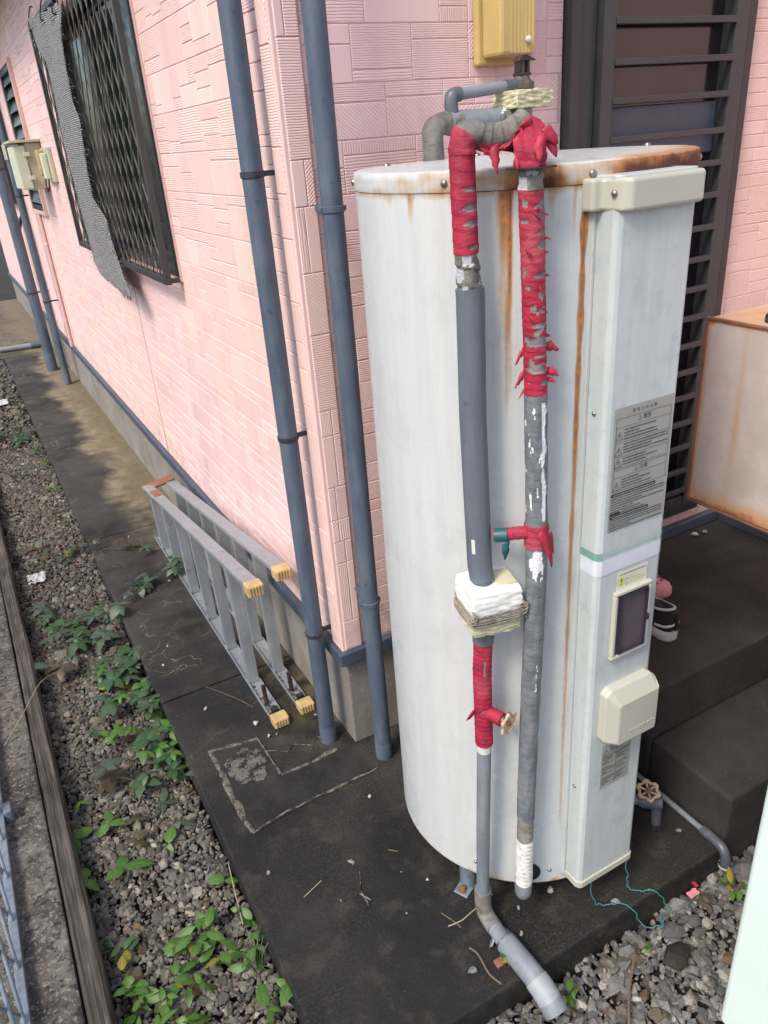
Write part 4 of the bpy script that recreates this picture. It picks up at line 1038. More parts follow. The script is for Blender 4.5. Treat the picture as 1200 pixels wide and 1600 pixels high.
LC = [(-.022, -.734, 1.757), (-.020, -.737, 1.61), (-.016, -.740, 1.54), (-.017, -.741, 1.336), (-.012, -.746, 1.043), (-.006, -.752, .966), (-.012, -.748, .79), (-.010, -.748, .6), (-.013, -.742, .33), (-.008, -.727, .06)]
def seg(c, za, zb, k=10):
    zs = [q[2] for q in c][::-1]; return [Vector((float(np.interp(z, zs, [q[0] for q in c][::-1])), float(np.interp(z, zs, [q[1] for q in c][::-1])), z)) for z in np.linspace(za, zb, k)]
sp = thing('supply_pipe', 'left upright pipe in grey foam lagging with red tape above and below', 'pipe', (-.008, -.72, 0))
CA = atan2(CAM_P.y+.74, CAM_P.x)          # side turned to the yard
VIS = 2.18                                # the same side in a downward tube's own angle
red1 = wrap(seg(LC, 1.757, 1.604), .0195, 'red_tape_wrap', 'red', sp, .021, gaps=((.060, 1.55, .0035, .75), (.086, 1.55, .005, .9), (.108, 1.6, .0045, .8), (.143, 1.35, .004, .6)), seed=3)
def gp_putty(s_, th): return 1. if no(s_*40, cos(th)*1.6, sin(th)*1.6+4) > .02 and no(s_*25, th) > -.3 else 0.
wrap(seg(LC, 1.6035, 1.548), .0188, 'weathered_wrap', 'putty', sp, .03, .0022, seed=8, gapfn=gp_putty)
insp = seg(LC, 1.551, 1.012, 40)
ins = obj('foam_lagging', MB().tube(insp, [.0232]*40, 30), M['insul'], sp, smooth=True)
# lengthwise slit of the lagging, slightly open
u_ = Vector((.86, -.5, 0)).normalized()
sl_path = [q+Vector((u_.x*.0227, u_.y*.0227, 0)) for q in insp]
obj('slit', MB().tube(sl_path, .0011, 6), M['black'], ins, smooth=True)
tg = MB(); c0 = seg(LC, 1.105, 1.075, 4)
for q in c0: tg.v += [tuple(q+Vector((cos(a), sin(a), 0))*.0236) for a in (-2.75, -2.6, -2.45)]
tg.f = [(i*3+k, i*3+k+1, i*3+4+k, i*3+3+k) for i in range(3) for k in range(2)]; obj('maker_tag', tg, M['labelwhite'], ins)
obj('lower_lagging', MB().tube(seg(LC, 1.014, .866, 6), [.0195, .0195, .0215, .0215, .0215, .0215], 26), M['insul'], sp, smooth=True)
wrap(seg(LC, .870, .600, 12), .0185, 'red_tape_wrap', 'red', sp, .012, .0012, gaps=((.06, 1.95, .02, .16), (.175, 2.1, .008, .35)), seed=5)
obj('pipe', MB().tube(seg(LC, .603, .075, 14)+[Vector((-.007, -.727, .055))], .0155, 22), M['pvc'], sp, smooth=True)
obj('tape_scrap', MB().tube(seg(LC, .601, .578, 5), [.0168, .0166, .0166, .0164, .0162], 20, caps=False), M['white_tape'], sp, smooth=True)
obj('elbow', MB().tube(smooth_path([(-.008, -.728, .11), (-.007, -.727, .055), (-.006, -.735, .03), (-.006, -.752, .022), (-.007, -.775, .021)], 6), .0205, 20), M['putty'], sp, smooth=True)
# buried branch running off the slab
gp_ = thing('ground_pipe', 'grey lagged pipe lying on the slab edge and dropping into the gravel', 'pipe', (-.01, -.86, 0))
obj('pipe', MB().tube([(-.007, -.776, .021), (-.009, -.822, .021)], .0195, 20), M['pvc'], gp_, smooth=True)
obj('hose_clip', MB().tube([(-.0085, -.815, .021), (-.009, -.823, .021)], .0212, 20), M['steel'], gp_, smooth=True)
obj('lagging', MB().tube([(-.009, -.8235, .0275), (-.007, -.87, .0275), (-.003, -.915, .022), (.000, -.945, .012), (.003, -.985, -.012), (.0035, -.992, -.017)], [.0265, .0268, .0268, .0275, .029, .0275], 26), M['pvc'], gp_, smooth=True)
wrap([(-.002, -.925, .0190), (.0005, -.950, .0095), (.002, -.970, -.0025)], .0285, 'tape_band', 'white_pvc', gp_, .02, .0006, seed=2)
for k in range(12):
    a = rnd.uniform(0, 2*pi); flap((-.008+.012*cos(a), -.785-.02*rnd.random(), .018+.012*abs(sin(a))), (cos(a)*.022, sin(a)*.014-.004, -.002), (.006, .014, 0), gp_, .25, 'pvc', 'torn_sheath')
# wheel valve on the lower run
dv = Vector((.30, -.95, -.02)).normalized(); c0 = Vector((-.011, -.748, .690))
wrap([c0+dv*.006, c0+dv*.03, c0+dv*.046+Vector((0, 0, -.004))], [.0155]*3, 'branch_wrap', 'red', sp, .012, .001, seed=9, n=20) if False else None
br = resample([c0+dv*.004, c0+dv*.05], .0022); wrap(br, .0145, 'branch_wrap', 'red', sp, .012, .001, seed=9, n=20)
obj('valve_stem', MB().tube([c0+dv*.049, c0+dv*.062], [.011, .007], 12), M['valve'], sp, smooth=True)
handle(c0+dv*.064, dv, .021, sp)
flap((-.034, -.752, .700), (-.022, -.004, -.004), (.002, 0, .016), sp, .2)
# foam block lashed with twine
fb_ = thing('foam_block', 'white foam block lashed with twine round the left upright pipe', 'foam block', (0, -.755, .9))
ang = radians(-9)
def foam_box(c, hx, hy, hz, rz, tiltx, seed, n=14, amp=.006):
    mb = MB(); Rm = Matrix.Rotation(rz, 3, 'Z') @ Matrix.Rotation(tiltx, 3, 'X'); idx = {}
    def P_(u, v, w_):
        p = Vector((u*hx, v*hy, w_*hz)); q = no(u*3+seed, v*3, w_*3)*amp+no(u*9+seed, v*9, w_*9)*amp*.45
        rr = 1-.022*(abs(u*v)**3+abs(v*w_)**3+abs(u*w_)**3); return Vector(c)+Rm@(Vector((p.x*rr, p.y*rr, p.z*rr))+Vector((u, v, w_)).normalized()*q)
    for ax in range(3):
        for sg in (-1, 1):
            base = len(mb.v)
            for i in range(n+1):
                for j in range(n+1):
                    a, b = -1+2*i/n, -1+2*j/n; uvw = [0, 0, 0]; uvw[ax] = sg; uvw[(ax+1) % 3] = a; uvw[(ax+2) % 3] = b; mb.v.append(tuple(P_(*uvw)))
            for i in range(n):
                for j in range(n):
                    q = (base+i*(n+1)+j, base+(i+1)*(n+1)+j, base+(i+1)*(n+1)+j+1, base+i*(n+1)+j+1); mb.f.append(q if sg > 0 else tuple(reversed(q)))
    return mb
FC = Vector((.003, -.752, .962)); RZ = radians(-12)
obj('foam', foam_box(FC+Vector((0, 0, .014)), .051, .047, .028, RZ, radians(4), 2, 20, .0028), M['foam'], fb_, smooth=True)
obj('lower_foam', foam_box(FC+Vector((-.002, -.001, -.030)), .049, .046, .020, RZ, radians(4), 12, 20, .0032), M['foam_old'], fb_, smooth=True)
obj('foam_liner', foam_box(FC+Vector((.028, -.008, .040)), .019, .026, .0045, RZ, radians(4), 8, 10, .0015), M['foam_old'], fb_, smooth=True)
Rz = Matrix.Rotation(RZ, 3, 'Z')
for k in range(11):
    z = .935+.030*rnd.random(); e1, e2 = .053+rnd.uniform(0, .004), .049+rnd.uniform(0, .004); tl = rnd.uniform(-.006, .006); pts = []
    for q in range(33):
        a = 2*pi*q/32; sx_ = max(-1, min(1, 1.32*cos(a))); sy_ = max(-1, min(1, 1.32*sin(a)))
        pts.append(FC+Rz@Vector((sx_*e1, sy_*e2, z-FC.z+tl*sx_+.002*no(q*.6, k))))
    obj('twine', MB().tube(pts, .0015, 6, caps=False), M['twine'], fb_, smooth=True)
for (sx_, sy_) in ((-1, -1), (1, -1)):
    for k in range(3):
        b = FC+Rz@Vector((sx_*.052, sy_*.047, -.015+.008*k)); pts = [b+Vector((.004*cos(q*.9+k), -.004+.004*sin(q*.9), .003*q-.012)) for q in range(9)]
        obj('knot', MB().tube(smooth_path(pts, 3), .0015, 6), M['twine'], fb_, smooth=True)
# right upright pipe
RC = [(.056, -.797, 1.73), (.0615, -.800, 1.595), (.068, -.804, 1.389), (.070, -.806, 1.274), (.073, -.807, 1.111), (.073, -.808, 1.015), (.071, -.806, .868), (.067, -.804, .707), (.063, -.801, .434), (.062, -.800, .313), (.063, -.797, .17)]
hp = thing('hot_water_pipe', 'right upright pipe with torn red tape above peeling grey lagging', 'pipe', (.06, -.8, .1))
def gpt(s_, th): return 1. if no(s_*55, cos(th)*1.2, sin(th)*1.2+1) > .30 and -1.2 < VIS-th < 1.6 and no(s_*7, 2) > -.1 else 0.
wrap(seg(RC, 1.728, 1.69, 6), .0185, 'weathered_wrap', 'putty', hp, .03, .0025, seed=18, gapfn=gp_putty)
upr = wrap(seg(RC, 1.692, 1.372, 24), .0187, 'red_tape_wrap', 'red', hp, .0125, .0010, gaps=((.024, 1.4, .005, .7), (.062, 1.3, .004, .55), (.08, 1.3, .006, .6), (.125, 1.4, .0045, .9), (.178, 1.4, .006, .5), (.202, 1.5, .004, 1.1), (.228, 1.7, .0085, 1.4), (.252, 1.5, .003, 1.0), (.272, 1.7, .009, 1.5), (.298, 1.2, .005, .6)), seed=12, gapfn=gpt)
def whitegap(s_, th):
    a = VIS-th
    k = no(s_*26, a*2.2, 5)*1.0+.45*no(s_*90, a*6, 2)
    band = 1.5*math.exp(-((a-.62-.1*no(s_*12, 1))/.30)**2)*(1 if (.012 < s_ < .235) else .0)
    low = 2.2*max(0, 1-abs(s_-.322)/.055)*max(0, 1-abs(a)/1.4)
    run2 = 1.0*math.exp(-((a-.45)/.22)**2)*(1 if .35 < s_ < .62 else 0)*(.75+no(s_*9, 9))
    spots = 1.35 if (k > .42 and s_ < .24) else 0
    return 1. if band+low+run2+k*.8+spots*.5 > 1.0 else 0.
wrap(seg(RC, 1.373, .383, 40), .0195, 'peeling_lagging', 'pipe_white', hp, .02, .0004, seed=22, n=64, gapfn=whitegap, rfn=lambda s_, th, rr: rr+.001*no(cos(th)*3, sin(th)*3, s_*22))
wrap(seg(RC, .386, .312, 8), .0168, 'putty_wrap', 'putty', hp, .006, .0022, seed=26)
wrap(seg(RC, .314, .166, 12), .0178, 'white_tape_wrap', 'white_tape', hp, .013, .0026, seed=27)
obj('end_elbow', MB().tube(smooth_path([(.063, -.797, .165), (.063, -.796, .135), (.070, -.785, .115), (.085, -.765, .115), (.115, -.73, .125)], 6), .0195, 20), M['pvc'], hp, smooth=True)
hole = cylp(arc(.101, -.765), TR+.0006, .140); dn = Vector((cos(arc(.101, -.765)), sin(arc(.101, -.765)), 0)); hv = Vector(hole)
obj('grommet', MB().tube([hv-dn*.004, hv+dn*.0025], .030, 28), M['black'], hp, smooth=True)
# peeled shreds on the right upright
for (z, sg, ln, w_) in ((1.655, 1, .007, .002), (1.62, 1, .010, .003), (1.60, 1, .006, .002), (1.565, 1, .007, .003), (1.47, 1, .006, .004), (1.452, 1, .020, .014), (1.447, -1, .013, .016), (1.408, -1, .015, .016), (1.410, 1, .019, .014), (1.396, 1, .014, .008), (1.380, -1, .010, .007)):
    c = seg(RC, z, z-.001, 2)[0]; side = Vector((.89, -.45, 0))*sg; flap(c+side*.0195, side*ln+Vector((-.002, -.003, .1*ln if sg > 0 else -.9*ln)), (.003, .002, w_), hp, .04)
for k in range(9):
    z = rnd.uniform(1.40, 1.67); c = seg(RC, z, z-.001, 2)[0]; a = CA+rnd.uniform(-.7, .8); q = Vector((cos(a), sin(a), 0)); sd = Vector((-q.y, q.x, 0))
    flap(c+q*.0212, sd*.010+q*.0015+Vector((0, 0, -.006)), (0, 0, .005), hp, .08)
# red tee with teal band between the two uprights
tee = [Vector((.074, -.808, 1.108)), Vector((.05, -.796, 1.110)), Vector((.030, -.782, 1.108)), Vector((.008, -.764, 1.104))]
wrap(tee, .0115, 'tee_wrap', 'red', hp, .011, .0012, seed=31, n=20)
wrap(seg(RC, 1.128, 1.082, 6), .0212, 'red_tape_wrap', 'red', hp, .014, .0018, seed=33)
obj('teal_band', MB().tube([tee[2]+Vector((-.003, -.002, 0)), tee[3]+Vector((.003, -.002, 0))], .0135, 18), M['teal_tape'], hp, smooth=True)
flap((.018, -.788, 1.096), (-.004, -.003, -.022), (.014, -.004, 0), hp, .1, 'teal_tape')
flap((.066, -.829, 1.122), (.020, -.008, -.050), (.019, .002, .007), hp, .06); flap((.088, -.825, 1.11), (.006, -.004, -.03), (.010, .002, .002), hp, .1)
# ---- valve set on top of the tank
vs_ = thing('relief_valve', 'bronze relief valve with brown lever cap and grey pipes on top of the tank', 'valve', (.3, -.3, 1.73))
pw = .023
big = smooth_path([(.205, -.30, 1.7225), (.203, -.30, 1.765), (.206, -.30, 1.782), (.225, -.30, 1.791), (.245, -.30, 1.791)], 6)
obj('elbow', MB().tube(big, pw-.001, 20), M['putty'], vs_, smooth=True)
obj('pipe', MB().tube([(.242, -.30, 1.791), (.375, -.30, 1.7915)], pw, 24), M['pvc'], vs_, smooth=True)
wrap([(.246, -.30, 1.791), (.268, -.30, 1.791)], pw, 'sealing_wrap', 'putty', vs_, .012, .0018, seed=41, gapfn=gp_putty)
wrap([(.36, -.30, 1.791), (.40, -.305, 1.791)], pw+.0006, 'sealing_wrap', 'putty', vs_, .016, .0025, seed=42, gapfn=gp_putty)
obj('riser', MB().tube([(.425, -.30, 1.7275), (.425, -.30, 1.815)], [.030, .028], 22), M['pvc'], vs_, smooth=True)
obj('tee_body', MB().tube([(.39, -.305, 1.789), (.41, -.302, 1.789), (.428, -.30, 1.789)], [.026, .027, .027], 20), M['elbow'], vs_, smooth=True)
obj('valve_body', MB().lathe([(.024, 0), (.027, .008), (.022, .016), (.026, .022), (.026, .032), (.018, .038), (.016, .045)], (.432, -.30, 1.825), 8), M['valve'], vs_, bevel=.001)
obj('outlet_collar', MB().tube([(.385, -.30, 1.852), (.425, -.30, 1.852)], .0135, 16), M['elbow'], vs_, smooth=True)
obj('valve_cap', MB().box((.418, -.314, 1.870), (.446, -.286, 1.876)), M['valve_brown'], vs_, bevel=.001)
for sx_ in (-1, 1): obj('cap_post', MB().box((.432+sx_*.011-.003, -.309, 1.876), (.432+sx_*.011+.003, -.291, 1.898)), M['valve_brown'], vs_, bevel=.001)
obj('spring', MB().tube([(.432, -.30, 1.876), (.432, -.30, 1.896)], .0065, 12), M['valve'], vs_, smooth=True)
lev = MB(); lev.prism([(.414, 1.897), (.424, 1.908), (.436, 1.909), (.462, 1.8975), (.448, 1.8985), (.440, 1.8975)], -.312, -.288, lambda p, y: (p[0], y, p[1])); obj('lever', lev, M['valve_brown'], vs_, bevel=.001)
obj('small_pipe', MB().tube([(.258, -.30, 1.842), (.388, -.30, 1.852)], .0115, 18), M['pvc'], vs_, smooth=True)
obj('small_elbow', MB().tube(smooth_path([(.252, -.30, 1.805), (.251, -.30, 1.828), (.2535, -.30, 1.839), (.262, -.30, 1.8425), (.272, -.30, 1.843)], 5), .0142, 18), M['elbow'], vs_, smooth=True)
foamc = foam_box((.430, -.305, 1.826), .052, .040, .017, .1, .0, 5, 16, .0045); obj('foam_collar', foamc, M['foam_old'], vs_)
# link between uprights and valve: sagging grey saddle with torn red tape
sad = smooth_path([(-.021, -.735, 1.745), (-.0195, -.7355, 1.762), (-.010, -.738, 1.7725), (.015, -.742, 1.766), (.035, -.75, 1.765), (.055, -.76, 1.772), (.075, -.76, 1.782)], 8)
sdl = thing('saddle_pipe', 'grey putty-coated link pipe with torn red tape across the tank top', 'pipe', (.05, -.74, 1.73))
wrap(sad[:14], .0205, 'red_tape_wrap', 'red', sdl, .02, .0014, seed=57, n=32, rfn=lambda s_, th, rr: rr+.002*no(cos(th)*2.2, sin(th)*2.2, s_*50))
wrap(sad, .0188, 'putty_wrap', 'putty', sdl, .02, .0018, seed=51, n=24, gapfn=lambda s_, th: 0.)
rel = smooth_path([(.056, -.797, 1.7235), (.056, -.797, 1.742), (.062, -.790, 1.757), (.080, -.768, 1.763), (.12, -.715, 1.765), (.2, -.61, 1.769), (.3, -.475, 1.775), (.40, -.335, 1.784)], 6)
wrap(rel[:26], .0225, 'red_tape_wrap', 'red', sdl, .014, .0016, gaps=((.022, 1.7, .006, .5), (.045, 2.6, .005, .6)), seed=53, n=40, rfn=lambda s_, th, rr: rr+.0035*no(cos(th)*2.2, sin(th)*2.2, s_*45)+.0018*no(cos(th)*6, sin(th)*6, s_*110))
obj('pipe', MB().tube(rel[25:], .0205, 20), M['pvc'], sdl, smooth=True)
for (x, y, z, dx, dz, w_) in ((-.010, -.752, 1.768, .032, -.012, .018), (.004, -.756, 1.758, .016, -.014, .018), (.016, -.762, 1.753, .002, -.026, .016), (.026, -.766, 1.752, .012, .002, .014), (.038, -.772, 1.758, -.012, -.006, .016), (.046, -.778, 1.764, -.018, -.008, .018), (.050, -.782, 1.772, -.026, -.004, .012), (.060, -.818, 1.765, -.012, -.026, .020), (.050, -.80, 1.775, -.012, .016, .018), (.07, -.81, 1.772, .016, -.014, .018), (.04, -.79, 1.765, -.008, -.034, .018), (.03, -.752, 1.75, .03, .006, .014), (.076, -.812, 1.757, .010, -.016, .014)):
    flap((x, y, z), (dx, -.006, dz), (w_*.8, -.004, w_*.5), sdl, .25)
obj('rusty_plate', MB().box((.030, -.828, 1.7195), (.082, -.772, 1.7225)), M['valve_brown'], sdl, bevel=.001)

# drain line along the step
t = thing('step_drain', 'thin grey drain pipe with elbow lying along the foot of the steps', 'pipe', (.645, -.75, 0))
obj('pipe', MB().tube([(.650, -.30, .0125), (.6485, -.84, .0125)], .0082, 14), M['pvc'], t, smooth=True)
obj('elbow', MB().tube(smooth_path([(.6485, -.835, .0125), (.648, -.875, .0135), (.6465, -.905, .008), (.645, -.918, -.015), (.644, -.92, -.04)], 5), [.013]*21, 16), M['elbow'], t, smooth=True)
obj('ring', MB().lathe([(.0175, -.004), (.0175, .004)], (.644, -.92, -.036), 16, caps=False), M['ivory'], t, smooth=True)

# ================================================================== LADDER
lad = thing('stepladder', 'folded aluminium stepladder on its side against the foundation with yellow feet', 'ladder', (-.12, 1, 0))
def rail(par, xc, ya, za, yb, zb, w_, h_, lip=.006):
    """channel rail between two points, open side towards the rungs"""
    a, b = Vector((xc, ya, za)), Vector((xc, yb, zb)); t_ = (b-a).normalized(); n_ = Vector((0, -t_.z, t_.y)); mb = MB()
    sgn = 1 if za < .2 else -1
    for (x0_, x1_, h0, h1) in ((-w_/2, w_/2, 0, .003), (-w_/2, -w_/2+.003, .003, h_), (w_/2-.003, w_/2, .003, h_)):
        vs_l = []
        for q in (a, b):
            for xx, hh in ((x0_, h0), (x1_, h0), (x1_, h1), (x0_, h1)): vs_l.append(q+Vector((xx, 0, 0))+n_*hh*sgn)
        mb.add(vs_l, [(0, 1, 2, 3), (7, 6, 5, 4), (0, 4, 5, 1), (1, 5, 6, 2), (2, 6, 7, 3), (3, 7, 4, 0)] if sgn < 0 else [(3, 2, 1, 0), (4, 5, 6, 7), (1, 5, 4, 0), (2, 6, 5, 1), (3, 7, 6, 2), (0, 4, 7, 3)])
    return obj('rail', mb, M['alu'], par, bevel=.0008), t_, n_
for (xc, yn, yf, zn, zf) in ((-.168, .245, 1.90, .538, .290), (-.065, .262, 1.80, .553, .318)):
    W_ = .047
    ro, _, _ = rail(lad, xc, yn, .002, yf, .002, W_, .015)
    yt = yn+.042; rt_, tt, nn = rail(lad, xc, yt, zn, yf+.02, zf, W_, .015)
    for i in range(6):
        f = (i+.55)/6.2; yb_ = yn+.10+(yf-yn-.1)*f; yt_ = yb_+.03; zt_ = zn+(zf-zn)*((yt_-yt)/(yf-yt))-.004
        mb = MB(); x0_, x1_ = xc-W_/2+.0035, xc+W_/2-.0035; wd = .058
        vs_l = []
        for (yy, zz) in ((yb_, .006), (yt_, zt_)):
            vs_l += [(x0_, yy, zz), (x1_, yy, zz), (x1_, yy+.022, zz), (x0_, yy+.022, zz)]
        mb.add(vs_l, [(3, 2, 1, 0), (4, 5, 6, 7), (0, 1, 5, 4), (1, 2, 6, 5), (2, 3, 7, 6), (3, 0, 4, 7)]); rg_o = obj('rung', mb, M['alu'], lad, bevel=.002)
    for (yy, zz, top) in ((yn, .0, 0), (yt, zn, 1)):
        mb = MB(); z0_, z1_ = (.0005, .034) if not top else (zz-.034, zz+.004)
        mb.box((xc-W_/2-.004, yy-.036, z0_), (xc+W_/2+.004, yy+.010, z1_)); ft = obj('foot_cap', mb, M['yellow_foot'], lad, bevel=.004)
        for k in range(5): obj('grip', MB().box((xc-W_/2+.001+k*.0098, yy-.0395, z0_+.003), (xc-W_/2+.006+k*.0098, yy-.0355, z1_-.003)), M['yellow_foot'], ft, bevel=.001)
        obj('rivet', MB().tube([(xc-.012, yy+.03, zz-.022 if top else zz+.03), (xc+.012, yy+.03, zz-.022 if top else zz+.03)], .010, 12), M['black'], lad, smooth=True)
    obj('brace', MB().tube([(xc-.006, yn+.095, .012), (xc-.006, yn+.105, .085)], .008, 10), M['valve_brown'], lad, smooth=True)
    deb = MB()
    for k in range(70):
        y = yn+.015+rnd.random()**2*.20; x = xc+rnd.uniform(-.022, .022); r_ = rnd.uniform(.003, .008); a = rnd.uniform(0, 6.3)
        deb.add([(x+r_*cos(a), y+r_*sin(a), .008+rnd.random()*.006), (x+r_*cos(a+2), y+r_*sin(a+2), .009+rnd.random()*.004), (x+r_*cos(a+4.2), y+r_*sin(a+4.2), .007+rnd.random()*.008)], [(0, 1, 2)])
    struct(obj('leaf_litter', deb, M['leaf_red'], lad), 'stuff')
obj('hinge_strap', MB().box((-.196, 1.86, .287), (-.036, 1.93, .300), Matrix.Rotation(radians(-9), 3, 'Y')), M['rustcap'], lad, bevel=.003)
obj('hinge_plate', MB().box((-.186, 1.64, .320), (-.150, 1.76, .328), Matrix.Rotation(radians(-8), 3, 'X')), M['rustcap'], lad, bevel=.003)

# ================================================================== RIGHT-HAND NEIGHBOURS
ot = thing('oil_tank', 'rust-edged grey metal oil tank cut off at the right edge', 'tank', (1.02, -.95, -.1))
def rust_box(lo, hi, n=26):
    mb = MB(); ru = []
    x0, y0, z0 = lo; x1, y1, z1 = hi; S = Vector((x1-x0, y1-y0, z1-z0))
    for ax in range(3):
        for sg in (0, 1):
            base = len(mb.v)
            for i in range(n+1):
                for j in range(n+1):
                    q = [0, 0, 0]; q[ax] = sg; q[(ax+1) % 3] = i/n; q[(ax+2) % 3] = j/n; p = Vector((x0+q[0]*S.x, y0+q[1]*S.y, z0+q[2]*S.z)); mb.v.append(tuple(p))
                    ds = sorted([min(q[k], 1-q[k])*S[k] for k in range(3)])[1]
                    v = max(0, 1-ds/.02)*.75
                    if ax == 2 and sg == 1: v = .58
                    else: v = max(v, max(0, 1-q[2]*S.z/.07)*.8, max(0, 1-abs(y1-.115-p.y)/.03)*.55 if ax == 0 else 0)
                    ru.append(v)
            for i in range(n):
                for j in range(n):
                    q = (base+i*(n+1)+j, base+(i+1)*(n+1)+j, base+(i+1)*(n+1)+j+1, base+i*(n+1)+j+1); mb.f.append(q if sg else tuple(reversed(q)))
    mb.at = {'rust': ('POINT', 'FLOAT', ru)}; return mb
o = obj('body', rust_box((.80, -1.26, .87), (1.22, -.542, 1.337)), M['rusty'], ot)
lp = MB(); frame4(lp, 'x', .7955, .8055, -1.262, -.5385, .862, 1.3405, .006); obj('seam_flange', lp, M['rustcap'], ot, bevel=.0015)
obj('filler_cap', MB().lathe([(.028, 0), (.028, .014), (.02, .024), (.008, .026)], (.868, -.675, 1.337), 18), M['valve_brown'], ot, smooth=True)
for (x, y) in ((.90, -.98), (1.18, -.98), (.90, -1.22), (1.18, -1.22)):
    obj('leg', MB().box((x-.018, y-.018, -.13), (x+.018, y+.018, .87)), M['rusty'], ot)
wc = thing('white_cabinet', 'pale mint-white equipment cabinet cut off at the lower right corner', 'cabinet', (.5, -1.4, -.1))
obj('body', MB().box((.318, -1.75, -.06), (.72, -1.172, 1.06)), M['white_panel'], wc, bevel=.012, seg=3)
obj('top_lid', MB().box((.312, -1.756, 1.061), (.726, -1.166, 1.085)), M['white_panel'], wc, bevel=.006)
for (x, y) in ((.34, -1.72), (.70, -1.72), (.34, -1.20), (.70, -1.20)): obj('foot', MB().box((x-.015, y-.015, -.13), (x+.015, y+.015, -.0605)), M['galv'], wc)
obj('side_vent', MB().box((.3155, -1.62, .75), (.3185, -1.40, .77)), M['pvc'], wc)

# ================================================================== SHOES
def loft(rings, closed=True):
    mb = MB(); n = len(rings[0])
    for r_ in rings: mb.v += [tuple(q) for q in r_]
    mb.f = [(i*n+k, i*n+(k+1) % n, (i+1)*n+(k+1) % n, (i+1)*n+k) for i in range(len(rings)-1) for k in range(n)]
    if closed: mb.f += [tuple(range(n-1, -1, -1)), tuple((len(rings)-1)*n+k for k in range(n))]
    return mb
sh = thing('sneaker', 'black sneaker with white sole on the landing behind the tank', 'shoe', (.865, -.40, .331))
SO = Vector((.892, -.478, .331)); SR = Matrix.Rotation(radians(4), 3, 'Z')
def outline(f):   # half width along the length 0 heel .. 1 toe
    return float(np.interp(f, [0, .012, .035, .07, .12, .3, .5, .7, .85, .95, 1.0], [.006, .016, .025, .031, .034, .033, .036, .045, .042, .026, .006]))
Ls = .27
def sp_(l, w_, z): return SO+SR@Vector((w_, l*Ls, z))
FS = [0, .012, .035, .07, .12, .2, .3, .4, .5, .6, .7, .8, .88, .95, 1.0]; ring = [(f, 1) for f in FS]+[(f, -1) for f in FS[::-1][1:-1]]
def lvl(z, k, sink=0): return [sp_(.02*(1-k)+f*(1-.04*(1-k)), sgn*outline(f)*k, z+(.012*max(0, f-.75)*4*.25)) for f, sgn in ring]
obj('sole', loft([lvl(.0, .93), lvl(.004, 1.0), lvl(.018, 1.03), lvl(.030, 1.0), lvl(.034, .94)]), M['shoe_white'], sh, smooth=True)
rings = []
for i in range(18):
    f = .02+.94*i/17; hw = outline(f)*.95; ht = float(np.interp(f, [0, .05, .2, .42, .55, .7, .9, 1], [.085, .108, .096, .100, .094, .07, .05, .03]))
    rings.append([sp_(f, hw*(abs(cos(a))**.75)*(1 if cos(a) > 0 else -1)*(1-.28*max(0, sin(a))), .030+(ht-.03)*max(0, sin(a))**.8) for a in np.linspace(-.05, pi+.05, 17)])
up_ = obj('upper', loft(rings), M['shoe_black'], sh, smooth=True)
col = [sp_(.05+.40*(.5-.5*cos(a)), .024*sin(a), .104-.008*sin(a)**2+.004*cos(a)) for a in np.linspace(0, 2*pi, 30)]
obj('collar', MB().tube(col, .0042, 8, caps=False), M['shoe_white'], sh, smooth=True)
obj('opening', MB().add([tuple(q+Vector((0, 0, .003))) for q in col[:-1]], [tuple(range(29))]), M['black'], sh)
obj('heel_tab', MB().box(tuple(sp_(-.012, -.007, .036)), tuple(sp_(.0, .007, .084))), M['shoe_black'], sh, bevel=.002)
obj('heel_band', MB().tube(smooth_path([sp_(.2, -.030, .045), sp_(.08, -.0285, .050), sp_(.03, -.019, .055), sp_(.018, 0, .056), sp_(.03, .019, .055), sp_(.08, .0285, .050), sp_(.2, .030, .045)], 5), .0042, 8), M['shoe_white'], sh, smooth=True)
sd = thing('sandal', 'pink plastic sandal with round holes beside the black sneaker', 'shoe', (1.05, -.27, .331))
SO = Vector((.942, -.205, .331)); SR = Matrix.Rotation(radians(-115), 3, 'Z'); Ls = .17
obj('sole', loft([lvl(.0, .95), lvl(.006, 1.02), lvl(.018, 1.0)]), M['sandal'], sd, smooth=True)
rings = []
for i in range(10):
    f = .45+.5*i/9; hw = outline(f)*1.02; ht = float(np.interp(f, [.45, .6, .8, 1], [.062, .06, .048, .03])); rings.append([sp_(f, hw*cos(a), .012+(ht-.012)*max(0, sin(a))) for a in np.linspace(0, pi, 13)])
ups = obj('upper', loft(rings), M['sandal'], sd, smooth=True)
for f, a in ((.55, 1.2), (.55, 1.9), (.65, 1.0), (.65, 1.6), (.65, 2.2), (.76, 1.3), (.76, 1.9)):
    p = sp_(f, outline(f)*cos(a), .012+(.056-.012)*sin(a)); d_v = SR@Vector((cos(a), -.2, sin(a))); obj('hole', MB().tube([p-d_v*.002, p+d_v*.0025], .004, 10), M['rustcap'], ups, smooth=True)

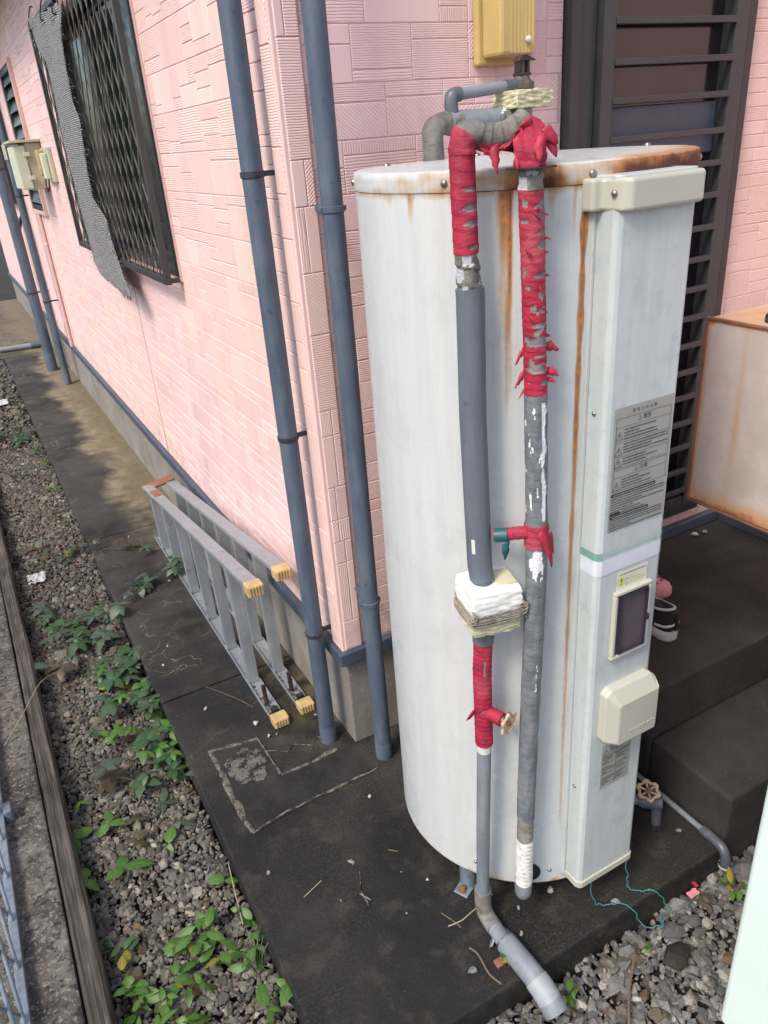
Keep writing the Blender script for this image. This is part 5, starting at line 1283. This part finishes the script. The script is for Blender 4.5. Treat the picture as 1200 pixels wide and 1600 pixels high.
# ================================================================== SMALL LOOSE THINGS
pm = []
for k in range(6):
    v = VARI[k]; mb = MB().add([tuple(q) for q in v], [tuple(f) for f in ICO_F]); n_ = len(v)
    me_ = mb.mesh('pebble'); c_ = me_.attributes.new('col', 'FLOAT_COLOR', 'POINT'); cc = pal[(0, 2, 5, 1, 8, 0)[k]]*1.25
    c_.data.foreach_set('color', np.array([(*cc, 1)]*n_, 'f').ravel()); me_.materials.append(M['gravel']); pm.append(me_)
def pebble(x, y, z, r, label, group, k):
    o = link('pebble', pm[k % 6]); sc = Vector((r*rnd.uniform(.9, 1.3), r*rnd.uniform(.8, 1.1), r*rnd.uniform(.55, .75))); o.scale = sc
    o.rotation_euler = (0, 0, rnd.uniform(0, 6.28)); zmin = min(v.co.z for v in pm[k % 6].vertices); o.location = (x, y, z-zmin*sc.z-.0003)
    return tag(o, label, 'pebble', group)
peb = [(-.423, -.31, .0095), (-.217, -.40, .0105), (-.063, -.223, .0085), (-.107, -.825, .0135), (.184, -.755, .010), (.298, -.866, .013), (.083, -.752, .008), (.047, -.811, .0075), (-.165, -.613, .004), (-.115, -.501, .004), (-.068, -.558, .005), (-.291, -.49, .004)]
PL = ['grey pebble near the slab edge below the mortar outline', 'pale pebble in the middle of the open slab', 'small pebble just in front of the second drain pipe', 'large grey pebble left of the ground pipe', 'grey pebble under the front of the tank beside the service box', 'grey pebble touched by the teal wire',
      'white pebble below the capped end of the right upright pipe', 'tiny white pebble right of the ground pipe elbow', None, None, None, None]
for k, (x, y, r) in enumerate(peb): pebble(x, y, 0, r, PL[k] or 'tiny stone chip scattered on the open slab left of the tank', 'loose pebbles on the front slab', k)
for k, (x, y, r) in enumerate([(-.225, .19, .010), (-.20, .185, .007), (-.24, .275, .012), (-.05, .20, .009), (-.03, .16, .007), (-.365, .449, .010), (-.382, .91, .007), (-.26, 1.80, .012), (-.43, .794, .006), (-.30, 2.0, .012), (-.24, 1.42, .009)]):
    pebble(x, y, 0, r, 'loose grey pebble on the side path near the ladder', 'loose pebbles near the ladder', k+2)
for k, (x, y, r) in enumerate([(1.46, -.06, .016), (1.50, -.07, .017)]): pebble(x, y, .331, r, 'pale pebble on the landing below the grille door', 'pebbles on the landing', k+4)
pebble(.60, -.80, 0, .011, 'small dark pebble on the slab beside the drain valve', None, 3)
for (x, y, r, lb) in ((.36, -1.02, .055, 'flat dark slate slab lying in the gravel'), (.545, -.955, .035, 'rounded brown stone in the gravel near the drain elbow')):
    o = pebble(x, y, -.075, r, lb, None, 0); o.name = 'stone'; o['category'] = 'stone'; o.scale.z *= .5; me_ = pm[0].copy(); me_.materials[0] = M['soil'] if r > .05 else M['wood']; o.data = me_; o.location.z = -.062
def twig(pts, r, lb, mat='twig'):
    return tag(obj('twig', MB().tube(smooth_path(pts, 4), r, 6), M[mat], smooth=True), lb, 'twig')
twig([(-.095, -.70, .003), (-.06, -.705, .004), (-.03, -.70, .003), (.05, -.685, .003)], .0017, 'thin straw-coloured twig behind the ground pipe elbow', 'straw')
twig([(-.09, -.66, .003), (-.075, -.70, .004), (-.07, -.72, .003)], .0015, 'short dark twig left of the pipe elbow')
twig([(-.082, -.775, .003), (-.075, -.80, .005), (-.08, -.85, .004), (-.07, -.885, .003)], .0026, 'dark bent twig beside the ground pipe')
twig([(-.37, -.43, .002), (-.31, -.41, .003)], .0014, 'straw stalk lying on the open slab', 'straw')
twig([(-.24, -.50, .002), (-.225, -.53, .002)], .0012, 'tiny straw bit on the middle of the slab', 'straw')
twig([(-.11, -.42, .002), (-.09, -.44, .003)], .0018, 'dark twig piece left of the tank base')
twig([(-.33, .57, .003), (-.26, .45, .004), (-.22, .36, .003)], .0012, 'thin twig across the slab joint near the ladder')
twig([(-.50, -.17, -.05), (-.515, -.27, -.045), (-.53, -.38, -.05)], .0016, 'dry straw leaning on the slab edge by the gravel strip', 'straw')
twig([(.12, -1.10, -.066), (.2, -1.02, -.062), (.26, -.975, -.064)], .0035, 'dark stick lying in the front gravel')
twig([(-1.01, .62, .03), (-.93, .75, .045), (-.86, .90, .04), (-.80, .98, .01)], .0016, 'pale dry tendril arching over the edging board', 'straw')
mb = MB().box((-.055, -.852, 0), (-.030, -.832, .008)); t = tag(obj('rusty_cap', mb, M['rustcap'], bevel=.002), 'small rusty square cap beside the ground pipe', 'cap')
def wire(pts, lb):
    q = smooth_path(pts, 8); q = [p+Vector((.010*no(i*.30, 1), .010*no(i*.30, 5), .0)) for i, p in enumerate(q)]
    return tag(obj('teal_wire', MB().tube(q, .0015, 6), M['teal'], smooth=True), lb, 'wire')
wire([(.345, -.848, .125), (.346, -.853, .06), (.352, -.862, .012), (.375, -.878, .004), (.40, -.893, .004), (.415, -.905, -.012), (.43, -.925, -.055), (.40, -.93, -.057), (.385, -.945, -.055)], 'teal wire dropping from the right corner of the service box')
wire([(.235, -.838, .125), (.24, -.85, .03), (.262, -.857, .006), (.29, -.868, .004), (.31, -.882, .004), (.325, -.90, -.008), (.345, -.925, -.055), (.375, -.945, -.056), (.405, -.94, -.055)], 'teal wire squiggling from under the service box to the gravel')
def crumple(c, r, lb, seed, mat='paper', name='paper_scrap', flat_=.25):
    mb = MB(); n = 14; vs_l = []
    for i in range(n+1):
        for j in range(n+1):
            u_, v_ = -1+2*i/n, -1+2*j/n; vs_l.append((c[0]+r[0]*u_*(1+.3*no(j*.4, seed)), c[1]+r[1]*v_*(1+.3*no(i*.4, seed+3)), c[2]+flat_*r[0]*(no(u_*2.2, v_*2.2, seed)+.6*no(u_*5, v_*5, seed))))
    mb.add(vs_l, [(i*(n+1)+j, (i+1)*(n+1)+j, (i+1)*(n+1)+j+1, i*(n+1)+j+1) for i in range(n) for j in range(n)])
    o = obj(name, mb, M[mat]); sm_ = o.modifiers.new('thick', 'SOLIDIFY'); sm_.thickness = .0008; return tag(o, lb, 'litter')
crumple((-.775, 1.97, -.062), (.042, .05), 'crumpled white paper scrap among the vine leaves', 4)
crumple((-.66, 5.45, -.055), (.05, .09), 'white plastic disc lying on the far gravel', 9, name='plastic_disc', flat_=.08)
crumple((.52, -.925, -.055), (.016, .009), 'salmon-coloured chip lying in the gravel', 2, 'sandal', 'plastic_chip', .1)
crumple((.545, -.91, -.055), (.005, .008), 'scrap of red tape in the gravel by the steps', 6, 'redflap', 'tape_scrap', .3)

# ================================================================== PLANTS
def leaf_mesh(L_, W_, name, mat, serr=0., fold=.18, droop=.25):
    n = 9; mb = MB(); vs_l = []; ve = []
    for i in range(n+1):
        f = i/n; w_ = W_*(sin(pi*min(1, f**.8))**.9)*(1+serr*(1 if i % 2 else -1)); zc = -droop*L_*f*f
        if i == n: w_ = 0
        for k, s_ in enumerate((-1, -.5, 0, .5, 1)):
            vs_l.append((f*L_, s_*w_, zc+fold*abs(s_)*w_-.25*w_*s_*s_)); ve.append(1. if s_ == 0 else 0.)
    mb.add(vs_l, [(i*5+k, (i+1)*5+k, (i+1)*5+k+1, i*5+k+1) for i in range(n) for k in range(4)]); mb.at = {'vein': ('POINT', 'FLOAT', ve)}
    return mb.mesh(name, M[mat], True)
LM = {}
for mt in ('leaf', 'leaf_bright', 'leaf_dull', 'leaf_red', 'leaf_yellow', 'leaf_dead'):
    LM[mt] = [leaf_mesh(1., .22+.05*k, 'leaf', mt, (.0, .06, .1)[k], .2, .2+.12*k) for k in range(3)]
def put_leaf(par, base, yaw_, pitch_, L_, mt, roll_=0.):
    o = bpy.data.objects.new('leaf', rnd.choice(LM[mt])); COL.objects.link(o); o.parent = par
    b = Vector(base)-par.location; o.location = b; o.rotation_euler = (roll_, -pitch_, yaw_); o.scale = (L_, L_*rnd.uniform(.85, 1.15), L_); return o
def stem(par, pts, r=.0016, mat='stem'):
    return obj('stem', MB().tube(smooth_path(pts, 3), r, 5), M[mat], par, smooth=True)
def compound(par, base, hgt_, n, L_, mt, lean=(0, 0), spread=2*pi, yaw0=None):
    b = Vector(base); tip = b+Vector((lean[0], lean[1], hgt_)); stem(par, [b, b.lerp(tip, .5)+Vector((rnd.uniform(-.004, .004), rnd.uniform(-.004, .004), .002)), tip], .0012)
    y0 = rnd.uniform(0, 6.28) if yaw0 is None else yaw0
    for k in range(n): put_leaf(par, tip, y0+rnd.uniform(-.15, .15)+spread*(k-(n-1)/2)/max(n-1, 1)*(1 if spread < 6 else (n-1)/n), rnd.uniform(-.5, .5), L_*rnd.uniform(.8, 1.15)*(1.15 if k == n//2 else 1), mt, rnd.uniform(-.3, .3))
GZ = -.078
def vine(nodes, label, mts, L_, per=1, grp='creeping vines over the gravel and slab edge', n=5, z0=None):
    x, y = nodes[0][:2]; t = thing('creeper_vine', label, 'vine', (x, y, GZ), grp); pts = []
    for q in nodes:
        zz = .012 if q[0] > SW+.01 else GZ+.03
        pts.append((q[0], q[1], zz))
    stem(t, [(x, y, GZ-.02)]+pts, .002)
    for p in pts:
        for k in range(per): compound(t, p, rnd.uniform(.015, .055), n, L_*.85*rnd.uniform(.6, 1.25), rnd.choice(mts), (rnd.uniform(-.04, .04), rnd.uniform(-.05, .05)), 2*pi if rnd.random() < .5 else 3.6)
    return t
vine([(-.60, 1.20), (-.53, 1.25), (-.46, 1.30), (-.41, 1.36), (-.36, 1.42), (-.30, 1.46), (-.21, 1.48), (-.15, 1.5), (-.10, 1.5)], 'leafy vine reaching across the slab to the ladder', ['leaf_dull', 'leaf', 'leaf_dull'], .062, 2)
vine([(-.50, 1.95), (-.44, 1.92), (-.38, 1.88), (-.33, 1.84), (-.28, 1.80)], 'sparse reddish vine on the slab near the ladder top', ['leaf_dull', 'leaf_red', 'leaf_dull'], .05, 1)
vine([(-.52, .98), (-.53, .88), (-.52, .74), (-.54, .62), (-.50, .58), (-.51, .45)], 'vine hanging along the slab edge opposite the ladder feet', ['leaf', 'leaf_dull', 'leaf_bright'], .058, 4)
vine([(-.66, .95), (-.60, .88), (-.64, .75), (-.58, .70)], 'vine clump mid strip below the yellow leaf', ['leaf', 'leaf', 'leaf_bright'], .06, 3)
vine([(-.80, 1.58), (-.75, 1.48), (-.78, 1.30), (-.70, 1.22), (-.66, 1.36), (-.60, 1.42)], 'broad vine patch near the edging board', ['leaf_dull', 'leaf', 'leaf_dull'], .066, 3)
vine([(-.72, 1.10), (-.80, 1.0), (-.84, 1.10)], 'low vine leaves against the edging board', ['leaf_dull', 'leaf_dull', 'leaf_red'], .06, 1)
vine([(-.66, .50), (-.60, .40), (-.56, .36), (-.52, .30)], 'vine clump at the slab edge above the mortar patch', ['leaf', 'leaf_bright'], .058, 3)
vine([(-.70, .34), (-.66, .30), (-.60, .26), (-.54, .28), (-.49, .29), (-.50, .20)], 'green leaves touching the slab corner left of the mortar lines', ['leaf', 'leaf', 'leaf_dull'], .062, 1)
for (x, y, lb, mt, n, L_) in ((-.73, .36, 'olive five-fingered leaf lying alone on the gravel', 'leaf_red', 5, .075), (-.875, .18, 'pale green three-part leaf against the edging board', 'leaf_bright', 4, .065), (-.76, .17, 'pale green leaf pair left of the reddish leaf', 'leaf_bright', 3, .055), (-.69, .14, 'dark reddish-brown leaf in the middle of the strip', 'leaf_red', 4, .06),
        (-.71, .05, 'small purple-red leaf star on the gravel', 'leaf_red', 6, .035), (-.755, -.02, 'three-part green leaf in front of the purple one', 'leaf_bright', 3, .075), (-.60, .17, 'muted green leaf sprig near the slab edge', 'leaf_dull', 4, .055), (-.57, .05, 'grey-green sprig below the mortar corner', 'leaf_dull', 3, .05), (-.63, .0, 'drooping yellow-green leaf by the slab', 'leaf_bright', 2, .055),
        (-.84, .31, 'tiny olive leaf near the timber board', 'leaf_bright', 3, .04), (-.87, .0, 'pale leaves tucked under the timber board', 'leaf_bright', 3, .05), (-.72, .62, 'small light sprig on open gravel', 'leaf', 4, .03), (-.62, .86, 'yellow leaf hanging on the vine', 'leaf_yellow', 2, .065), (-.52, -.217, 'single round leaf at the slab edge', 'leaf_bright', 2, .045)):
    t = thing('seedling', lb, 'plant', (x, y, GZ), 'small leaves on the gravel strip'); compound(t, (x, y, GZ-.01), rnd.uniform(.025, .04), n, L_, mt, (rnd.uniform(-.01, .01), 0))
def weed(x, y, lb, mt, k, L_, h_, z=GZ, spread=.045, grp='green weeds in the gravel'):
    t = thing('weed', lb, 'weed', (x, y, z), grp)
    for q in range(max(2, (k*2)//3)):
        a = rnd.uniform(0, 6.28); rr = spread*sqrt(rnd.random()); hh = h_*rnd.uniform(.5, 1.2); b = Vector((x+rr*.4*cos(a), y+rr*.4*sin(a), z-.012)); tip = Vector((x+rr*cos(a)*1.4, y+rr*sin(a)*1.4, z+hh))
        stem(t, [b, b.lerp(tip, .6)+Vector((0, 0, .006)), tip], .0012)
        for j in range(3): put_leaf(t, b.lerp(tip, .45+.27*j), a+rnd.uniform(-1.5, 1.5)+j*2.2, rnd.uniform(-.05, .6), L_*rnd.uniform(.45, 1.25), mt if rnd.random() > .07 else 'leaf_yellow', rnd.uniform(-.6, .6))
    return t
for (x, y, lb, mt, k, L_, h_) in ((-.53, -.33, 'bright weed tuft against the slab edge', 'leaf_bright', 4, .045, .045), (-.60, -.335, 'bright broad-leaved weed at mid strip', 'leaf_bright', 5, .052, .05), (-.70, -.37, 'leafy weed clump near the middle of the gravel strip', 'leaf_bright', 6, .05, .05), (-.835, -.26, 'fine-leaved weed beside the timber board', 'leaf', 7, .038, .03),
        (-.79, -.37, 'weed clump in the lower left gravel', 'leaf_bright', 7, .048, .04), (-.70, -.45, 'spreading weed in front of the mid clump', 'leaf_bright', 6, .052, .05), (-.63, -.44, 'weed with a yellowing leaf', 'leaf_bright', 4, .05, .045), (-.54, -.45, 'weed growing beside the grass blades at the slab', 'leaf_bright', 5, .05, .06), (-.81, -.46, 'weed at the bottom edge beside the board', 'leaf_bright', 6, .048, .045),
        (-.52, -.60, 'weed pressed against the near slab corner', 'leaf_bright', 5, .05, .05), (-.56, -.68, 'weed at the bottom edge next to the slab', 'leaf_bright', 5, .05, .05), (-.74, -.53, 'weed clump at the very bottom of the strip', 'leaf_bright', 6, .05, .045)):
    weed(x, y, lb, mt, k, L_, h_)
for (x, y, lb, mt, k, L_, h_) in ((.632, -.965, 'bright weed beside the drain elbow', 'leaf_bright', 5, .035, .04), (.69, -.99, 'weed half hidden behind the white cabinet', 'leaf', 3, .035, .04), (.075, -.955, 'small weed at the end of the ground pipe', 'leaf_bright', 3, .032, .035), (-.035, -.862, 'tiny yellow-green weed sprouting beside the ground pipe', 'leaf_bright', 3, .022, .02), (.33, -.955, 'tiny bright sprout near the teal wires', 'leaf_bright', 2, .016, .012)):
    weed(x, y, lb, mt, k, L_, h_, -.078 if y < -.9 else .012, .018)
for (x, y, lb, mt, k, L_, h_) in ((-.52, 3.85, 'weed patch at the far slab edge', 'leaf', 9, .06, .05), (-.60, 4.3, 'far weed clump on the gravel strip', 'leaf', 10, .06, .05), (-.70, 4.45, 'farthest weed patch by the board', 'leaf_dull', 8, .06, .05), (-.455, 3.62, 'pale weed sprouting on the slab edge', 'leaf_bright', 4, .05, .06), (-.55, 3.1, 'yellowish weed along the far strip', 'leaf_bright', 6, .045, .03), (-.62, 2.75, 'red-green low weed before the paper scrap', 'leaf_red', 5, .045, .03), (-.58, 2.1, 'small weeds behind the paper scrap', 'leaf', 6, .05, .035), (-.75, 2.3, 'dull weeds beside the white paper', 'leaf_dull', 6, .055, .035), (-.66, 3.5, 'weed tuft halfway along the far gravel strip', 'leaf', 6, .045, .04)):
    weed(x, y, lb, mt, k, L_, h_, spread=.09, grp='weeds along the far gravel strip')
gr_ = thing('grass_tuft', 'thin grass blades by the near slab edge', 'grass', (-.535, -.49, GZ))
for k in range(9):
    a = rnd.uniform(0, 6.28); hh = rnd.uniform(.05, .11); b = Vector((-.535+.01*cos(a), -.49+.01*sin(a), GZ-.01)); pts = [b, b+Vector((.015*cos(a), .015*sin(a), hh*.6)), b+Vector((.05*cos(a), .05*sin(a), hh*.95))]
    obj('blade', MB().tube(smooth_path(pts, 4), [.0016]*5+[.0013]*3+[.0004], 4), M['leaf_bright'], gr_)
for k in range(16):
    x, y = rnd.uniform(-.85, -.52), rnd.uniform(-.55, 1.6)
    t = thing('dead_leaf', 'dry curled brown leaf lying on the gravel strip', 'leaf', (x, y, GZ+.012), 'dead leaves on the gravel strip')
    put_leaf(t, (x, y, GZ+.014), rnd.uniform(0, 6.28), rnd.uniform(-.2, .3), rnd.uniform(.018, .035), 'leaf_dead', rnd.uniform(-.8, .8))
print('objects', len(bpy.data.objects), 'gravel stones', n)
